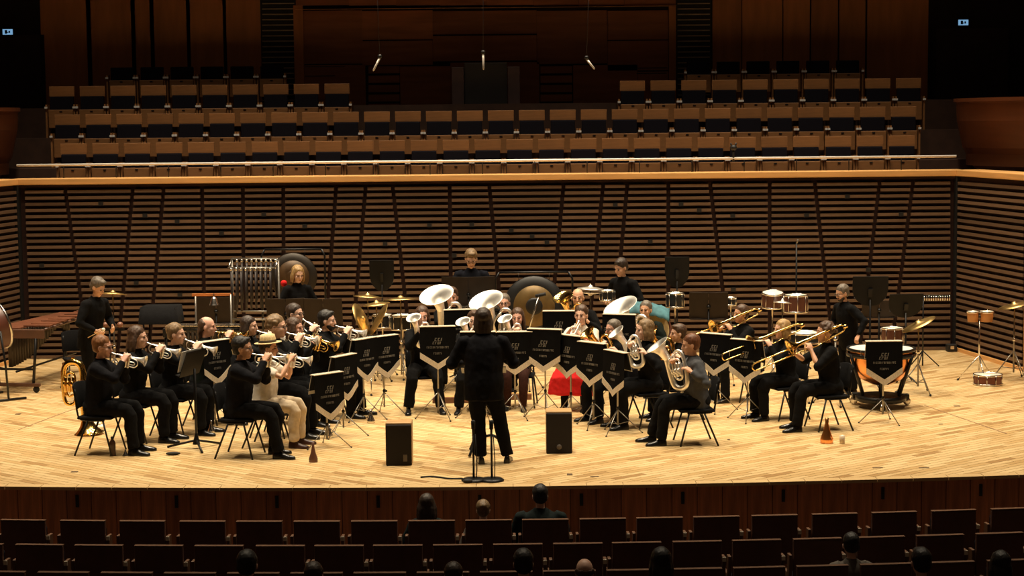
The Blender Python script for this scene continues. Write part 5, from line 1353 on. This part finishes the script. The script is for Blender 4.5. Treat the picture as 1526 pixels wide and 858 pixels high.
# drum kit behind the trombones
tom(1151, 446, 26.0, .15, .20, 'dark red tom drum, left of two behind the trombones', M_tomwood, tilt=R(10), td=R(-90)); tom(1186, 452, 26.4, .17, .24, 'dark red tom drum, right of two behind the trombones', M_tomwood)
cymbal_stand(1166, 449, 25.7, 'small pale cymbal in front of the red toms', .13, R(8), 1.0, mat('pale_cymbal', (.70, .66, .60), .4, .9))
p = ap(1200, 498, 24.3); t = thing('snare_drum', 'wide flat drum with pale head behind the front trombone player', 'drum', (p.x, p.y, 0)); legs_under(t, p.z - .10); drum_mesh(t, .21, .12, Matrix.Translation((0, 0, p.z - .10)), M_black)
a = gp(1187, 540); p = ap(1187, 357, 27.3); t = thing('microphone_stand', 'tall thin microphone stand above the red toms', 'microphone', (p.x, p.y, 0), 0, 'tall microphone stands'); legs_under(t, p.z - .05, .3, M_blackm)
MB().tube([(0, 0, p.z - .06), (.02, -.03, p.z)], [.010, .016], 8).build('microphone_head', M_alu, t)
p = ap(1236, 505, 24.0); t = thing('microphone_stand', 'grey tripod stand beside the timpani', 'stand', (p.x + .08, p.y, 0), 0, 'tall microphone stands'); legs_under(t, p.z, .3, M_alu)
MB().ell((0, 0, p.z), .03, nu=8, nv=6).build('clamp_head', M_steel, t)
# stands and rail on the right
orch_at(1297, 433, 25.6, R(-95), 'large dark stand behind the timpani player', 1.0)
orch_at(1350, 455, 25.9, R(-85), 'black stand right of the timpani player')
double_desk(1310, 460, 26.4, R(-95), 'low dark desk below the large stand of the timpani player', .5, .26)
a, b_ = ap(1376, 443, 27.6), ap(1417, 441, 27.6); t = thing('chime_bar', 'row of small shiny chimes on a bar by the right corner', 'chimes', (a.x, a.y, 0)); q = b_.x - a.x
MB().tube([(0, 0, a.z + .03), (q, 0, a.z + .03)], .010, 8).build('bar', M_blackm, t); MB().tube([(0, 0, .02), (0, 0, a.z + .03)], .012, 8).build('post', M_blackm, t)
for k in range(3): c1 = 2 * PI * k / 3; MB().tube([(0, 0, .25), (.25 * math.cos(c1), .25 * math.sin(c1), .01)], .010, 6).build('leg', M_blackm, t)
for k in range(12): MB().tube([(q * (k + .5) / 12, 0, a.z + .02), (q * (k + .5) / 12, 0, a.z - .05)], .011, 6).build('chime', M_steel, t)
cymbal_stand(1369, 481, 24.9, 'golden cymbal tilted steeply on a stand right of the timpani', .25, R(-26), 0.0)
tom(1330, 500, 26.2, .16, .22, 'dark drum half hidden behind the timpani', M_tomwood)
# timpani
p = gp(1312, 606); t = thing('timpani', 'large copper timpani with pale head, banner stand before it', 'timpani', (p.x, 23.75, 0))
zt = ap(1312, 519, 23.75).z; Rr = .43
MB().lathe([(0, zt + .004), (Rr - .01, zt + .004)], 40).build('drum_head', M_skinhead, t)
MB().lathe([(Rr - .015, zt - .02), (Rr + .02, zt - .02), (Rr + .02, zt + .014), (Rr - .015, zt + .014), (Rr - .015, zt - .02)], 40).build('counter_hoop', M_blackm, t)
MB().lathe([(Rr - .02, zt - .02), (Rr - .03, zt - .16), (Rr - .07, zt - .28), (Rr - .16, zt - .40), (Rr - .30, zt - .47), (0, zt - .49)], 40).build('bowl', M_copper, t)
MB().lathe([(Rr + .02, zt - .05), (Rr + .03, zt - .06), (Rr + .02, zt - .10), (Rr - .01, zt - .10)], 40).build('support_ring', M_blackm, t)
for k in range(6):
    c1 = R(20) + 2 * PI * k / 6; MB().tube([(Rr * 1.06 * math.cos(c1), Rr * 1.06 * math.sin(c1), zt - .06), (.26 * math.cos(c1), .26 * math.sin(c1), .14)], .022, 8).build('strut', M_blackm, t)
    MB().tube([(Rr * 1.03 * math.cos(c1 + .4), Rr * 1.03 * math.sin(c1 + .4), zt + .01), (Rr * 1.03 * math.cos(c1 + .4), Rr * 1.03 * math.sin(c1 + .4), zt - .10)], .008, 6).build('tension_rod', M_steel, t)
MB().lathe([(0, .08), (.30, .08), (.33, .10), (.33, .15), (.28, .17), (0, .17)], 24).build('base', M_blackm, t)
for k in range(3):
    c1 = R(-100) + 2 * PI * k / 3; flat(MB().box((.36 * math.cos(c1), .36 * math.sin(c1), .12), (.12, .10, .07)), 'base_arm', M_blackm, t, bevel=.01)
    MB().lathe([(0, -.015), (.05, -.015), (.055, 0), (.05, .015), (0, .015)], 14, Matrix.Translation((.40 * math.cos(c1), .40 * math.sin(c1), .055)) @ Matrix.Rotation(c1, 4, 'Z') @ Matrix.Rotation(R(90), 4, 'X')).build('wheel', M_steel, t)
flat(MB().box((-.25, .30, .13), (.12, .25, .02)), 'pedal', M_steel, t)
# right: bongos, snare on the floor, cymbal
p = ap(1460, 467, 26.0); t = thing('bongo_drums', 'pair of orange bongos on a steel stand by the right wall', 'drums', (p.x, p.y, 0)); legs_under(t, p.z - .08, .30)
for s, r_ in ((-1, .085), (1, .10)):
    Mb = Matrix.Translation((s * .10, 0, p.z - .12)); MB().lathe([(r_ * .85, 0), (r_, .15)], 20, Mb).build('shell', M_orange, t); MB().lathe([(0, .153), (r_ * .98, .153)], 20, Mb).build('drum_head', M_skinhead, t)
    MB().lathe([(r_ * .97, .13), (r_ * 1.06, .13), (r_ * 1.06, .155), (r_ * .97, .155), (r_ * .97, .13)], 20, Mb).build('hoop', M_steel, t)
MB().tube([(0, 0, p.z - .06), (0, 0, p.z - .02)], .03, 8).build('joint_block', M_black, t)
p = gp(1472, 573); t = thing('snare_drum', 'red-brown snare drum lying on the floor at the right', 'drum', p); drum_mesh(t, .20, .13, Matrix.Translation((0, 0, .016)), M_red, 10)
cymbal_stand(1512, 453, 26.2, 'cymbal on a grey stand at the right edge of the frame', .24, R(-14), 0.0)
# small black loudspeaker / plug box in the right corner
p = gp(1424, 521); t = thing('floor_box', 'small dark box on the floor in the right corner', 'box', (p.x - .12, p.y - .2, 0)); flat(MB().box((0, 0, .06), (.16, .14, .12)), 'case', M_black, t, bevel=.01); flat(MB().box((0, -.073, .07), (.06, .006, .05)), 'plate', M_steel, t)
# small black camera on the hand rail of the choir
p = ap(1093, 222, 29.85); t = thing('clamp_light', 'small black clamp lamp on the hand rail at the right', 'lamp', (p.x, p.y, 0)); MB().ell((0, 0, p.z + .02), (.06, .05, .05), nu=12, nv=8).build('lamp_body', M_black, t); MB().tube([(0, 0, p.z - .20), (0, 0, p.z)], .02, 8).build('clamp', M_black, t)
for s in (-1, 1): MB().tube([(s * .03, 0, p.z + .04), (s * .045, 0, p.z + .10)], .015, 6).build('lamp_flap', M_black, t)
# low wooden risers in the rear middle
for i, (px, py, w_) in enumerate(((672, 600, .5), (760, 595, .6))):
    p = gp(px, py); t = thing('instrument_peg_stand', ['low wooden foot block left of the conductor legs', 'low wooden foot block right of the conductor legs'][i], 'block', p); flat(MB().box((0, 0, .04), (w_, .10, .08)), 'block', mat('block_brown', (.16, .07, .035), .5), t, bevel=.008)
    flat(MB().box((0, 0, .085), (w_ * .96, .08, .01)), 'top_board', M_ledge, t)
